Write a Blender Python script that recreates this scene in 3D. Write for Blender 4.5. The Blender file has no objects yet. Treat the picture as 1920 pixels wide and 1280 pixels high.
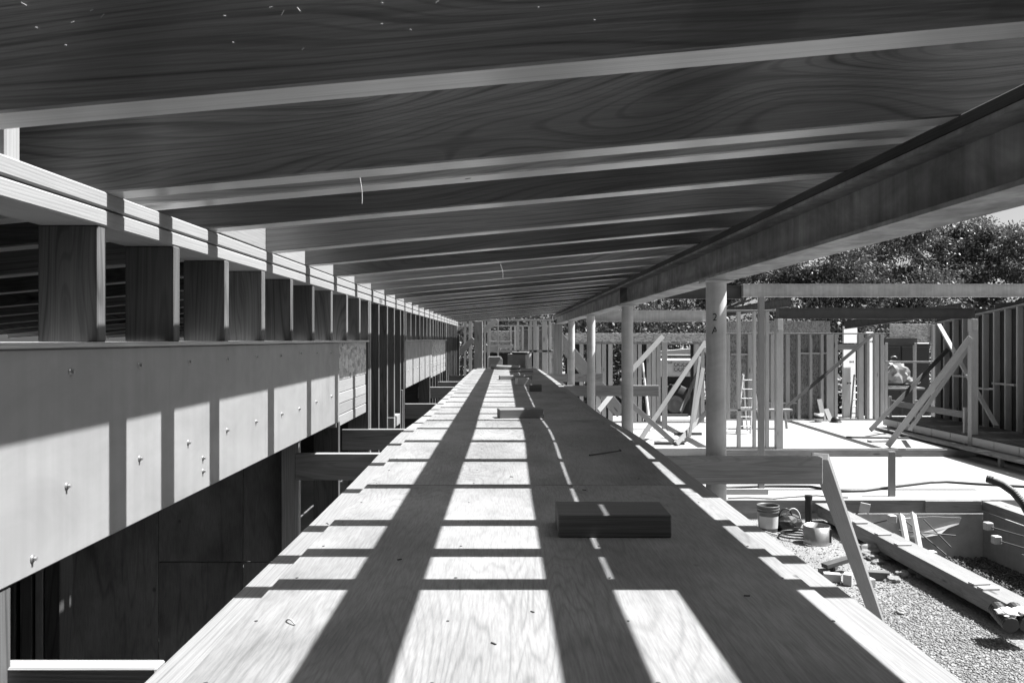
import bpy, bmesh, math, random
import numpy as np
from mathutils import Vector, Matrix
random.seed(7); rng = np.random.default_rng(7)
S = bpy.context.scene
COL = S.collection
R = math.radians

# ------------------------------------------------------------------ camera, sky, sun, exposure
F = 28.0 * 1920 / 36.0          # focal length in photograph pixels
VX, VY = 945.0, 636.0           # where lines along +Y meet in the photograph
cam = bpy.data.cameras.new('camera'); camo = bpy.data.objects.new('camera', cam); COL.objects.link(camo)
camo.location = (0, 0, 0); camo.rotation_euler = (R(90), 0, 0)
cam.lens = 28.0; cam.sensor_width = 36.0
cam.shift_x = (960 - VX) / 1920; cam.shift_y = (VY - 640) / 1920
cam.clip_start = 0.02; cam.clip_end = 3000
cam.dof.use_dof = True; cam.dof.focus_distance = 6.0; cam.dof.aperture_fstop = 16.0
S.camera = camo
SUN_EL = math.atan(1 / .60)
world = bpy.data.worlds.new('World'); S.world = world; world.use_nodes = True
nt = world.node_tree; nt.nodes.clear()
sky = nt.nodes.new('ShaderNodeTexSky'); sky.sky_type = 'NISHITA'; sky.sun_disc = False
sky.sun_elevation = SUN_EL; sky.sun_rotation = R(90); sky.dust_density = 3.0
bw = nt.nodes.new('ShaderNodeSeparateColor')   # the photograph is monochrome: a red-filtered black-and-white sky
bg = nt.nodes.new('ShaderNodeBackground'); bg.inputs[1].default_value = 0.062
wo = nt.nodes.new('ShaderNodeOutputWorld')
nt.links.new(sky.outputs[0], bw.inputs[0])
mr = nt.nodes.new('ShaderNodeMath'); mr.operation = 'MULTIPLY'; mr.inputs[1].default_value = 1.25; nt.links.new(bw.outputs[0], mr.inputs[0])
mb = nt.nodes.new('ShaderNodeMath'); mb.operation = 'MULTIPLY_ADD'; mb.inputs[1].default_value = -.25; nt.links.new(bw.outputs[2], mb.inputs[0]); nt.links.new(mr.outputs[0], mb.inputs[2])
mm_ = nt.nodes.new('ShaderNodeMath'); mm_.operation = 'MAXIMUM'; mm_.inputs[1].default_value = 0; nt.links.new(mb.outputs[0], mm_.inputs[0])
nt.links.new(mm_.outputs[0], bg.inputs[0]); nt.links.new(bg.outputs[0], wo.inputs[0])
sl = bpy.data.lights.new('sun', 'SUN'); sl.energy = 5.0; sl.angle = R(0.5); sl.color = (1, 1, 1)
slo = bpy.data.objects.new('sun', sl); COL.objects.link(slo)
slo.rotation_euler = Vector((-math.cos(SUN_EL), 0, -math.sin(SUN_EL))).to_track_quat('-Z', 'Y').to_euler()
S.view_settings.view_transform = 'Standard'; S.view_settings.look = 'None'
S.view_settings.exposure = 1.72; S.view_settings.gamma = 1.0

# ------------------------------------------------------------------ material helpers
K = .68      # reflectances below are relative; this brings them to the level that suits the exposure
def newmat(name):
    m = bpy.data.materials.new(name); m.use_nodes = True
    n = m.node_tree; b = n.nodes['Principled BSDF']; return m, n, b
def N(n, t, **kw):
    x = n.nodes.new(t)
    for k, v in kw.items():
        if k in ('op',): x.operation = v
        else: setattr(x, k, v)
    return x
def math_(n, op, a, b=None):
    x = n.nodes.new('ShaderNodeMath'); x.operation = op
    for i, v in enumerate((a, b)):
        if v is None: continue
        if isinstance(v, (int, float)): x.inputs[i].default_value = v
        else: n.links.new(v, x.inputs[i])
    return x.outputs[0]
def coords(n, scale, rand=True):
    tc = N(n, 'ShaderNodeTexCoord'); v = tc.outputs['Object']
    if rand:
        oi = N(n, 'ShaderNodeObjectInfo')
        c = N(n, 'ShaderNodeCombineXYZ')
        for i, k in enumerate((37.0, 11.0, 23.0)):
            n.links.new(math_(n, 'MULTIPLY', oi.outputs['Random'], k), c.inputs[i])
        a = N(n, 'ShaderNodeVectorMath', operation='ADD'); n.links.new(v, a.inputs[0]); n.links.new(c.outputs[0], a.inputs[1]); v = a.outputs[0]
    mp = N(n, 'ShaderNodeVectorMath', operation='MULTIPLY'); mp.inputs[1].default_value = scale
    n.links.new(v, mp.inputs[0]); return mp.outputs[0], v
def noise(n, vec, scale, detail=3, rough=.5, dist=0.0):
    t = N(n, 'ShaderNodeTexNoise'); t.inputs['Scale'].default_value = scale; t.inputs['Detail'].default_value = detail
    t.inputs['Roughness'].default_value = rough; t.inputs['Distortion'].default_value = dist
    n.links.new(vec, t.inputs['Vector']); return t.outputs['Fac']
def scaled(n, v, s):
    mp = N(n, 'ShaderNodeVectorMath', operation='MULTIPLY'); mp.inputs[1].default_value = s
    n.links.new(v, mp.inputs[0]); return mp.outputs[0]
def ramp(n, fac, stops):
    r = N(n, 'ShaderNodeValToRGB'); e = r.color_ramp.elements
    while len(e) < len(stops): e.new(.5)
    for i, (p, g) in enumerate(stops): e[i].position = p; e[i].color = (g, g, g, 1)
    n.links.new(fac, r.inputs[0]); return r.outputs[0]
def mul(n, a, b, f=1.0):
    x = N(n, 'ShaderNodeMix', data_type='RGBA', blend_type='MULTIPLY'); x.inputs[0].default_value = f
    n.links.new(a, x.inputs[6]); n.links.new(b, x.inputs[7]); return x.outputs[2]
def bump(n, b, h, strength, dist=.002):
    x = N(n, 'ShaderNodeBump'); x.inputs['Strength'].default_value = strength; x.inputs['Distance'].default_value = dist
    n.links.new(h, x.inputs['Height']); n.links.new(x.outputs[0], b.inputs['Normal'])

def wood(name, g, ring=14.0, lat=5.0, lon=.55, contrast=.35, rough=.75, fine=.18, spec=.25, knots=True, blotch=.2, objvar=.18, rate=0.0):
    """sawn lumber: long grain on local X, growth rings as contour lines of a stretched noise"""
    g *= K; m, n, b = newmat(name)
    v, raw = coords(n, (lon, lat, lat))
    f = noise(n, v, 1.0, 2, .45, .25)
    ph = math_(n, 'MULTIPLY', f, ring)
    if rate:
        sx = N(n, 'ShaderNodeSeparateXYZ'); n.links.new(raw, sx.inputs[0])
        ph = math_(n, 'ADD', ph, math_(n, 'MULTIPLY', math_(n, 'ADD', sx.outputs[1], sx.outputs[2]), rate))
    w = math_(n, 'SINE', math_(n, 'MULTIPLY', ph, 6.283))
    w = math_(n, 'MULTIPLY_ADD', w, .5); n.nodes[-1].inputs[2].default_value = .5
    lines = ramp(n, w, [(0, 1 - contrast), (.05, 1 - contrast * .65), (.2, 1 - contrast * .15), (1, 1)])
    w2 = math_(n, 'SINE', math_(n, 'MULTIPLY', ph, 6.283 * 2.63))
    w2 = math_(n, 'MULTIPLY_ADD', w2, .5); n.nodes[-1].inputs[2].default_value = .5
    fine2 = ramp(n, w2, [(0, 1 - contrast * .45), (.25, 1), (1, 1)])
    gate = ramp(n, noise(n, scaled(n, raw, (1.1, 14, 14)), 1.0, 2, .6), [(.3, .1), (.7, 1)])
    gx = N(n, 'ShaderNodeMix', data_type='RGBA', blend_type='MULTIPLY'); n.links.new(gate, gx.inputs[0]); n.links.new(fine2, gx.inputs[6]); n.links.new(lines, gx.inputs[7]); lines = gx.outputs[2]
    fg = noise(n, scaled(n, raw, (6, 240, 240)), 1.0, 3, .6)
    fines = ramp(n, fg, [(.3, 1 - fine * 1.6), (.7, 1)])
    bl = noise(n, scaled(n, raw, (1.3, 4, 4)), 1.0, 3, .6)
    bls = ramp(n, bl, [(.25, 1 - blotch), (.7, 1)])
    base = N(n, 'ShaderNodeRGB'); base.outputs[0].default_value = (g, g, g, 1)
    oi = N(n, 'ShaderNodeObjectInfo')
    ov = ramp(n, oi.outputs['Random'], [(0, 1 - objvar), (1, 1 + 0)])
    c = mul(n, mul(n, mul(n, mul(n, base.outputs[0], lines), fines), bls), ov)
    if knots:
        vo = N(n, 'ShaderNodeTexVoronoi'); vo.inputs['Scale'].default_value = 1.0
        n.links.new(scaled(n, raw, (1.1, 4.5, 4.5)), vo.inputs['Vector'])
        k = ramp(n, vo.outputs['Distance'], [(0, .25), (.07, .42), (.11, 1)])
        c = mul(n, c, k, .9)
    n.links.new(c, b.inputs['Base Color'])
    b.inputs['Roughness'].default_value = rough; b.inputs['Specular IOR Level'].default_value = spec
    bump(n, b, math_(n, 'ADD', fg, math_(n, 'MULTIPLY', w, .4)), .25, .0012)
    return m

def plywood(name, g, contrast=.38, ring=9.0, rough=.7, blotch=.25, spots=True, objvar=.12):
    g *= K; m, n, b = newmat(name)
    v, raw = coords(n, (.55, 3.2, 3.2))
    f = noise(n, v, 1.0, 3, .5, .5)
    w = math_(n, 'SINE', math_(n, 'MULTIPLY', f, ring * 6.283))
    w = math_(n, 'MULTIPLY_ADD', w, .5); n.nodes[-1].inputs[2].default_value = .5
    gate = ramp(n, noise(n, scaled(n, raw, (.9, 1.6, 1.6)), 1.0, 2), [(.35, .25), (.65, 1)])
    lines = ramp(n, w, [(0, 1 - contrast), (.1, 1 - contrast * .5), (.35, 1 - contrast * .12), (1, 1)])
    fg = noise(n, scaled(n, raw, (16, 230, 230)), 1.0, 3, .65)
    fines = ramp(n, fg, [(.32, .74), (.62, 1)])
    bls = ramp(n, noise(n, scaled(n, raw, (1.7, 2.7, 2.7)), 1.0, 4, .65), [(.25, 1 - blotch), (.7, 1)])
    base = N(n, 'ShaderNodeRGB'); base.outputs[0].default_value = (g, g, g, 1)
    x = N(n, 'ShaderNodeMix', data_type='RGBA', blend_type='MULTIPLY'); n.links.new(gate, x.inputs[0])
    n.links.new(base.outputs[0], x.inputs[6]); n.links.new(lines, x.inputs[7])
    ov = ramp(n, N(n, 'ShaderNodeObjectInfo').outputs['Random'], [(0, 1 - objvar), (1, 1)])
    c = mul(n, mul(n, mul(n, x.outputs[2], fines), bls), ov)
    if spots:
        vo = N(n, 'ShaderNodeTexVoronoi'); vo.inputs['Scale'].default_value = 1.0
        n.links.new(scaled(n, raw, (3.2, 4.2, 4.2)), vo.inputs['Vector'])
        c = mul(n, c, ramp(n, vo.outputs['Distance'], [(0, .25), (.035, .45), (.06, 1)]), .85)
    n.links.new(c, b.inputs['Base Color'])
    b.inputs['Roughness'].default_value = rough; b.inputs['Specular IOR Level'].default_value = .25
    bump(n, b, fg, .25, .001)
    return m

def osb(name, g):
    g *= K; m, n, b = newmat(name)
    v, raw = coords(n, (22, 40, 40))
    vo = N(n, 'ShaderNodeTexVoronoi'); vo.inputs['Scale'].default_value = 1.0; n.links.new(v, vo.inputs['Vector'])
    sp = N(n, 'ShaderNodeSeparateColor'); n.links.new(vo.outputs['Color'], sp.inputs[0])
    a = ramp(n, sp.outputs[0], [(0, g * .45), (.5, g * .95), (1, g * 1.25)])
    fn = ramp(n, noise(n, scaled(n, raw, (14, 90, 90)), 1, 3, .6), [(.3, .7), (.7, 1)])
    n.links.new(mul(n, a, fn), b.inputs['Base Color']); b.inputs['Roughness'].default_value = .7
    bump(n, b, sp.outputs[1], .3, .002)
    return m

def steel(name, g, metallic=.0, rough=.45, streak=.35, spec=.5):
    g *= K; m, n, b = newmat(name)
    v, raw = coords(n, (1, 1, 1))
    a = ramp(n, noise(n, scaled(n, raw, (3.0, 6, 6)), 1, 5, .65, .6), [(.3, 1 - streak), (.72, 1)])
    s = ramp(n, noise(n, scaled(n, raw, (24, 24, 1.5)), 1, 3, .6), [(.3, 1 - streak * .6), (.7, 1)])
    base = N(n, 'ShaderNodeRGB'); base.outputs[0].default_value = (g, g, g, 1)
    n.links.new(mul(n, mul(n, base.outputs[0], a), s), b.inputs['Base Color'])
    b.inputs['Roughness'].default_value = rough; b.inputs['Metallic'].default_value = metallic; b.inputs['Specular IOR Level'].default_value = spec
    rr = ramp(n, noise(n, scaled(n, raw, (9, 9, 9)), 1, 3), [(.3, rough * .75), (.7, min(1, rough * 1.3))]); n.links.new(rr, b.inputs['Roughness'])
    return m

def concrete(name, g, amp=.22):
    g *= K; m, n, b = newmat(name)
    tc = N(n, 'ShaderNodeTexCoord'); v = tc.outputs['Object']
    a = ramp(n, noise(n, v, .7, 6, .65), [(.3, 1 - amp), (.7, 1)])
    c = ramp(n, noise(n, v, 22, 4, .7), [(.3, 1 - amp * .6), (.7, 1)])
    base = N(n, 'ShaderNodeRGB'); base.outputs[0].default_value = (g, g, g, 1)
    n.links.new(mul(n, mul(n, base.outputs[0], a), c), b.inputs['Base Color']); b.inputs['Roughness'].default_value = .85
    bump(n, b, noise(n, v, 60, 4, .7), .2, .003)
    return m

def gravelm(name, g):
    g *= K; m, n, b = newmat(name)
    tc = N(n, 'ShaderNodeTexCoord'); v = tc.outputs['Object']
    vo = N(n, 'ShaderNodeTexVoronoi'); vo.inputs['Scale'].default_value = 38; n.links.new(v, vo.inputs['Vector'])
    sp = N(n, 'ShaderNodeSeparateColor'); n.links.new(vo.outputs['Color'], sp.inputs[0])
    a = ramp(n, sp.outputs[0], [(0, g * .75), (1, g * 1.1)])
    e = ramp(n, vo.outputs['Distance'], [(.3, 1), (.75, .75)])
    w = ramp(n, noise(n, v, 1.6, 7, .7), [(.3, .6), (.7, 1)])
    n.links.new(mul(n, mul(n, a, e), w), b.inputs['Base Color']); b.inputs['Roughness'].default_value = .95
    h = math_(n, 'ADD', math_(n, 'MULTIPLY', vo.outputs['Distance'], -1.0), math_(n, 'MULTIPLY', noise(n, v, 3, 5), 1.5))
    bump(n, b, h, .8, .02)
    return m

def plain(name, g, rough=.6, var=.15, spec=.4, metallic=0.0, scale=8.0):
    g *= K; m, n, b = newmat(name)
    v, raw = coords(n, (scale,) * 3)
    base = N(n, 'ShaderNodeRGB'); base.outputs[0].default_value = (g, g, g, 1)
    n.links.new(mul(n, base.outputs[0], ramp(n, noise(n, v, 1, 4, .6), [(.3, 1 - var), (.7, 1)])), b.inputs['Base Color'])
    b.inputs['Roughness'].default_value = rough; b.inputs['Specular IOR Level'].default_value = spec; b.inputs['Metallic'].default_value = metallic
    return m

def leafm(name, lo, hi):
    m, n, b = newmat(name)
    g = N(n, 'ShaderNodeNewGeometry')
    n.links.new(ramp(n, g.outputs['Random Per Island'], [(0, lo), (.75, (lo + hi) / 2), (1, hi)]), b.inputs['Base Color'])
    b.inputs['Roughness'].default_value = .5; b.inputs['Specular IOR Level'].default_value = .45
    t = N(n, 'ShaderNodeBsdfTranslucent'); t.inputs[0].default_value = (hi, hi, hi, 1)
    mx = N(n, 'ShaderNodeMixShader'); mx.inputs[0].default_value = .25
    o = n.nodes['Material Output']
    n.links.new(b.outputs[0], mx.inputs[1]); n.links.new(t.outputs[0], mx.inputs[2]); n.links.new(mx.outputs[0], o.inputs[0])
    return m

M = dict(
    rafter_lit_edge=wood('rafter_bounce_edge', .86, ring=5, lat=5, lon=.3, rate=30, contrast=.22, fine=.12, blotch=.12, objvar=.12, rough=.3, spec=.8),  # raised tone imitates deck bounce on the rafter undersides
    rafter_pale=wood('rafter_fir_pale', .80, ring=16, lat=3, lon=.3, rate=36, contrast=.4, fine=.18, blotch=.15, objvar=0, rough=.27, spec=1.0),
    rafter_dark=wood('rafter_fir_dark', .20, ring=20, lat=2.6, lon=.3, rate=30, contrast=.5, fine=.2, blotch=.4, objvar=.2, rough=.27, spec=1.0),
    rafter_mid=wood('rafter_fir_mid', .36, ring=34, lat=2.2, lon=.45, rate=20, contrast=.65, fine=.2, blotch=.35, objvar=.1, rough=.27, spec=1.0),
    rafter=wood('rafter_fir', .48, ring=20, lat=2.4, lon=.3, rate=34, contrast=.5, fine=.2, blotch=.3, objvar=.1, rough=.27, spec=1.0),
    bracew=wood('brace_fir', .36, ring=7, rate=80, lat=8, lon=.4, contrast=.35),
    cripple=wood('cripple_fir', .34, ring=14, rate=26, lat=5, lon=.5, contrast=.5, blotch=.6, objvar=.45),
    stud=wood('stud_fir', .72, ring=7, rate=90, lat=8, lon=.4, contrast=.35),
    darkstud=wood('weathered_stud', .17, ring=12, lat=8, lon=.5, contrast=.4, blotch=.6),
    pale=wood('pale_pine', .42, ring=6, rate=100, lat=8, lon=.4, contrast=.22, blotch=.12, fine=.12),
    block=wood('cedar_block', .22, ring=8, rate=50, lat=7, lon=.6, contrast=.45),
    joist=wood('joist_fir', .55, ring=10, lat=8, lon=.5, contrast=.35, blotch=.35),
    grey=wood('grey_form_board', .44, ring=10, lat=7, lon=.4, contrast=.3, blotch=.4),
    deck=plywood('deck_plywood', .43, ring=34, contrast=.24, blotch=.5),
    edge=wood('deck_edge_fir', .40, ring=9, rate=70, lat=6, lon=.35, contrast=.3, blotch=.12),
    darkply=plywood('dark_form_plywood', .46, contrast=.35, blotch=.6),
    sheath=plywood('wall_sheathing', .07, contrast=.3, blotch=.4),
    osb=osb('oriented_strand_board', .62), osbd=osb('weathered_strand_board', .36),
    lvl=steel('smooth_header_board', .36, streak=.2, rough=.55, spec=.35),
    beam=steel('mill_scale_steel', .58, streak=.72, rough=.5), galv=steel('galvanised_steel', .82, streak=.35, rough=.5, metallic=.2),
    dsteel=steel('primed_dark_steel', .07, streak=.3, rough=.5), col=steel('grey_pipe_steel', .85, streak=.3, rough=.75, spec=.2),
    conc=concrete('new_concrete', .43), oldconc=concrete('mottled_concrete', .38, .35),  # the second concrete is slightly darker and more mottled
    gravel=gravelm('gravel_ground', .36), stone=plain('pea_gravel_stone', .44, .9, .35, .2),
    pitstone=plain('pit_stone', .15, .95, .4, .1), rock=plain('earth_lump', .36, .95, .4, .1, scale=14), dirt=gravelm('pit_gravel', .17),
    black=plain('black_plastic', .025, .45), rubber=plain('black_rubber', .02, .7), bolt=plain('zinc_bolt', .55, .35, .2, .5, .7),
    white=plain('white_foam', .78, .6, .06), paint=plain('white_paint', .75, .4, .05), ink=plain('black_ink', .03, .5),
    card=plain('brown_card', .30, .8, .2), alu=plain('brushed_aluminium', .65, .3, .25, .5, .8), rust=plain('rebar_steel', .10, .6, .4),
    film=plain('plastic_film', .36, .3, .2), bark=wood('tree_bark', .34, ring=12, lat=6, lon=2, contrast=.6, knots=False),
    leaf=leafm('glossy_leaf', .01, .10), leafd=leafm('dark_leaf', .01, .045), pail=plain('pail_plastic', .16, .45, .3), label=plain('pail_label', .62, .5, .2),
    chip=plain('dark_splinter', .05, .8), shave=plain('pale_shaving', .6, .7), glass=plain('dark_glass', .02, .1),
)

# ------------------------------------------------------------------ object helpers
def link(o, parent=None):
    COL.objects.link(o)
    if parent is not None:
        o.parent = parent
        pm = Matrix.LocRotScale(parent.location, parent.rotation_euler, None).inverted()
        o.matrix_local = pm @ Matrix.LocRotScale(o.location, o.rotation_euler, None)
    return o
def tag(o, label, cat, group=None):
    o['label'] = label; o['category'] = cat
    if group: o['group'] = group
    return o
def thing(name, label, cat, loc=(0, 0, 0), group=None):
    o = bpy.data.objects.new(name, None); o.empty_display_size = .05; o.location = loc; COL.objects.link(o)
    return tag(o, label, cat, group)
def mesh_obj(name, verts, faces, mat, parent=None, loc=(0, 0, 0), rot=None, smooth=False):
    me = bpy.data.meshes.new(name); me.from_pydata([tuple(v) for v in verts], [], faces); me.update()
    if smooth: me.polygons.foreach_set('use_smooth', [True] * len(me.polygons))
    me.materials.append(M[mat]); o = bpy.data.objects.new(name, me); o.location = loc
    if rot is not None: o.rotation_euler = rot
    return link(o, parent)
def bm_obj(name, bm, mat, parent=None, loc=(0, 0, 0), rot=None, smooth=False):
    me = bpy.data.meshes.new(name); bmesh.ops.recalc_face_normals(bm, faces=bm.faces); bm.to_mesh(me); bm.free()
    if smooth: me.polygons.foreach_set('use_smooth', [True] * len(me.polygons))
    me.materials.append(M[mat]); o = bpy.data.objects.new(name, me); o.location = loc
    if rot is not None: o.rotation_euler = rot
    return link(o, parent)
def frame(p0, p1, up):
    x = (Vector(p1) - Vector(p0)); L = x.length; x.normalize()
    u = Vector(up); u = u - u.dot(x) * x; u.normalize(); y = u.cross(x)
    return Matrix((x, y, u)).transposed(), L
def board(name, p0, p1, w, t, mat, parent=None, up=(0, 0, 1), bev=.003):
    """a chamfered board: length p0-p1 on local X, width w on local Y, thickness t on local Z"""
    m3, L = frame(p0, p1, up)
    bm = bmesh.new(); bmesh.ops.create_cube(bm, size=1.0)
    bmesh.ops.scale(bm, vec=(L, w, t), verts=bm.verts)
    if bev: bmesh.ops.bevel(bm, geom=list(bm.edges), offset=min(bev, t * .3, w * .3), segments=1, affect='EDGES')
    return bm_obj(name, bm, mat, parent, (Vector(p0) + Vector(p1)) / 2, m3.to_euler())
def box(name, lo, hi, mat, parent=None, bev=.003, axis=0):
    lo, hi = Vector(lo), Vector(hi); c = (lo + hi) / 2; d = hi - lo
    if axis == 0: return board(name, (lo.x, c.y, c.z), (hi.x, c.y, c.z), d.y, d.z, mat, parent, (0, 0, 1), bev)
    if axis == 1: return board(name, (c.x, lo.y, c.z), (c.x, hi.y, c.z), d.x, d.z, mat, parent, (0, 0, 1), bev)
    return board(name, (c.x, c.y, lo.z), (c.x, c.y, hi.z), d.x, d.y, mat, parent, (0, 1, 0), bev)
def tube(name, pts, r, mat, parent=None, seg=8, smooth=True, radii=None):
    pts = [Vector(p) for p in pts]; o = pts[0].copy(); V = []; Fc = []
    for i, p in enumerate(pts):
        d = (pts[min(i + 1, len(pts) - 1)] - pts[max(i - 1, 0)]).normalized()
        a = d.orthogonal().normalized() if i == 0 else (a - a.dot(d) * d).normalized()
        b = d.cross(a); rr = radii[i] if radii else r
        for k in range(seg):
            t = 2 * math.pi * k / seg; V.append(p - o + rr * (math.cos(t) * a + math.sin(t) * b))
    for i in range(len(pts) - 1):
        for k in range(seg):
            Fc.append((i * seg + k, i * seg + (k + 1) % seg, (i + 1) * seg + (k + 1) % seg, (i + 1) * seg + k))
    k = len(V); e = (len(pts) - 1) * seg; V += [v.copy() for v in V[:seg]] + [v.copy() for v in V[e:e + seg]]     # caps keep their own corners
    Fc.append(tuple(range(k, k + seg))[::-1]); Fc.append(tuple(range(k + seg, k + 2 * seg)))
    ob = mesh_obj(name, V, Fc, mat, parent, o)
    if smooth:
        for pl in ob.data.polygons: pl.use_smooth = len(pl.vertices) == 4
    return ob
def lathe(name, prof, mat, parent=None, loc=(0, 0, 0), seg=28, smooth=True):
    V = []; Fc = []
    for r, z in prof:
        for k in range(seg):
            t = 2 * math.pi * k / seg; V.append((r * math.cos(t), r * math.sin(t), z))
    for i in range(len(prof) - 1):
        for k in range(seg):
            Fc.append((i * seg + k, i * seg + (k + 1) % seg, (i + 1) * seg + (k + 1) % seg, (i + 1) * seg + k))
    return mesh_obj(name, V, Fc, mat, parent, loc, None, smooth)
def prism(name, pts, p0, p1, mat, parent=None, up=(0, 0, 1)):
    """2-D section pts (local Y, Z) swept from p0 to p1"""
    m3, L = frame(p0, p1, up); k = len(pts)
    V = [(-L / 2, y, z) for y, z in pts] + [(L / 2, y, z) for y, z in pts]
    Fc = [(i, (i + 1) % k, k + (i + 1) % k, k + i) for i in range(k)] + [tuple(range(k))[::-1], tuple(range(k, 2 * k))]
    bm = bmesh.new(); vs = [bm.verts.new(v) for v in V]
    for f in Fc: bm.faces.new([vs[i] for i in f])
    return bm_obj(name, bm, mat, parent, (Vector(p0) + Vector(p1)) / 2, m3.to_euler())
def isec(w, h, tf=.011, tw=.009):
    a, b, c = w / 2, h / 2, tw / 2
    return [(-a, -b), (a, -b), (a, -b + tf), (c, -b + tf), (c, b - tf), (a, b - tf), (a, b), (-a, b), (-a, b - tf), (-c, b - tf), (-c, -b + tf), (-a, -b + tf)]
def csec(w, h, tf=.010):                       # channel, open to -Y side
    a, b = w / 2, h / 2
    return [(-a, -b), (a, -b), (a, b), (-a, b), (-a, b - tf), (a - tf, b - tf), (a - tf, -b + tf), (-a, -b + tf)]
def text(name, s, size, loc, rot, mat, parent=None, depth=.0015):
    cu = bpy.data.curves.new(name, 'FONT'); cu.body = s; cu.size = size; cu.align_x = 'CENTER'; cu.align_y = 'CENTER'; cu.extrude = depth
    t = bpy.data.objects.new(name, cu); COL.objects.link(t)
    dg = bpy.context.evaluated_depsgraph_get(); me = bpy.data.meshes.new_from_object(t.evaluated_get(dg)); bpy.data.objects.remove(t)
    me.materials.clear(); me.materials.append(M[mat]); o = bpy.data.objects.new(name, me); o.location = loc; o.rotation_euler = rot
    return link(o, parent)
def P(px, py, Y): return Vector(((px - VX) * Y / F, Y, (VY - py) * Y / F))     # photograph pixel at a depth
def Xat(px, Y): return (px - VX) * Y / F
def Zat(py, Y): return (VY - py) * Y / F
ORD = ['first', 'second', 'third', 'fourth', 'fifth', 'sixth', 'seventh', 'eighth', 'ninth', 'tenth', 'eleventh', 'twelfth', 'thirteenth', 'fourteenth',
       'fifteenth', 'sixteenth', 'seventeenth', 'eighteenth', 'nineteenth', 'twentieth', 'twenty-first', 'twenty-second', 'twenty-third', 'twenty-fourth',
       'twenty-fifth', 'twenty-sixth', 'twenty-seventh', 'twenty-eighth', 'twenty-ninth', 'thirtieth']

GZ, SZ, S2 = -2.75, -2.45, -2.30        # gravel, near slab, far slab heights (eye = 0)
DZ = -.58                               # top of the plywood walkway
XW = -.92                               # face of the left stud wall
ZP = .341                               # top of its plates
SL = .09                                # roof slope
def under(x): return ZP + SL * (x - XW)

# ------------------------------------------------------------------ setting
def structure(o): o['kind'] = 'structure'; return o
PX0, PX1, PY0, PY1, PZ = 5.12, 7.30, 5.0, 12.15, -3.35       # the open pit
big = 900.0
V = []; Fc = []
def quad(x0, y0, x1, y1, z, nx=1, ny=1):
    b = len(V)
    for j in range(ny + 1):
        for i in range(nx + 1):
            V.append((x0 + (x1 - x0) * i / nx, y0 + (y1 - y0) * j / ny, z))
    for j in range(ny):
        for i in range(nx):
            a = b + j * (nx + 1) + i; Fc.append((a, a + 1, a + nx + 2, a + nx + 1))
quad(-big, -big, PX0, big, GZ); quad(PX1, -big, big, big, GZ); quad(PX0, -big, PX1, PY0, GZ); quad(PX0, PY1, PX1, big, GZ)
for (a, b_) in (((PX0, PY0), (PX0, PY1)), ((PX0, PY1), (PX1, PY1)), ((PX1, PY1), (PX1, PY0)), ((PX1, PY0), (PX0, PY0))):
    k = len(V); V += [(a[0], a[1], GZ), (b_[0], b_[1], GZ), (b_[0], b_[1], PZ), (a[0], a[1], PZ)]; Fc.append((k, k + 1, k + 2, k + 3))
structure(mesh_obj('ground', V, Fc, 'gravel'))
V = []; Fc = []; quad(PX0, PY0, PX1, PY1, PZ, 40, 120)
V = [(x, y, z + .10 * max(0, 1 - (x - PX0) / .9) + .05 * math.sin(3.1 * x + 2.3 * y) * math.sin(1.7 * y) + random.uniform(-.012, .012)) for x, y, z in V]
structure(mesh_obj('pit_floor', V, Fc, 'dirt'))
structure(box('concrete_floor', (-1.0, 12.2, -2.9), (13.0, 16.72, SZ), 'conc', bev=.008))
structure(box('far_concrete_floor', (-6.0, 16.72, -2.9), (13.0, 24.0, S2), 'conc', bev=.008))
structure(box('room_floor', (-5.2, -4.0, -2.9), (-1.0, 16.7, -2.42), 'oldconc'))

# gravel stones scattered where the gravel lies close to the camera
def stones(name, n, xr, yr, z, rmin, rmax, mat, keep=None):
    base = np.array([(1, 0, 0), (-1, 0, 0), (0, 1, 0), (0, -1, 0), (0, 0, 1), (0, 0, -1)], float)
    tri = np.array([(0, 2, 4), (2, 1, 4), (1, 3, 4), (3, 0, 4), (2, 0, 5), (1, 2, 5), (3, 1, 5), (0, 3, 5)])
    c = np.stack([rng.uniform(*xr, n), rng.uniform(*yr, n), np.full(n, z)], 1)
    if keep is not None: c = c[keep(c[:, 0], c[:, 1])]; n = len(c)
    r = rmin + (rmax - rmin) * rng.uniform(0, 1, n) ** 2.2
    v = base[None] * rng.uniform(.6, 1.3, (n, 6, 1)) + rng.normal(0, .22, (n, 6, 3)); v[:, :, 2] *= .75
    a = rng.uniform(0, 6.28, n); ca, sa = np.cos(a)[:, None], np.sin(a)[:, None]
    x = v[:, :, 0] * ca - v[:, :, 1] * sa; y = v[:, :, 0] * sa + v[:, :, 1] * ca
    v = np.stack([x, y, v[:, :, 2]], 2) * r[:, None, None] + c[:, None, :]
    f = (tri[None] + 6 * np.arange(n)[:, None, None]).reshape(-1, 3)
    me = bpy.data.meshes.new(name); me.vertices.add(n * 6); me.vertices.foreach_set('co', v.reshape(-1))
    me.loops.add(len(f) * 3); me.loops.foreach_set('vertex_index', f.reshape(-1).astype(np.int32))
    me.polygons.add(len(f)); me.polygons.foreach_set('loop_start', np.arange(0, len(f) * 3, 3, dtype=np.int32)); me.polygons.foreach_set('loop_total', np.full(len(f), 3, dtype=np.int32))
    me.update(calc_edges=True); me.materials.append(mat if not isinstance(mat, str) else M[mat])
    o = bpy.data.objects.new(name, me); COL.objects.link(o); o['kind'] = 'stuff'; return o
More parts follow.
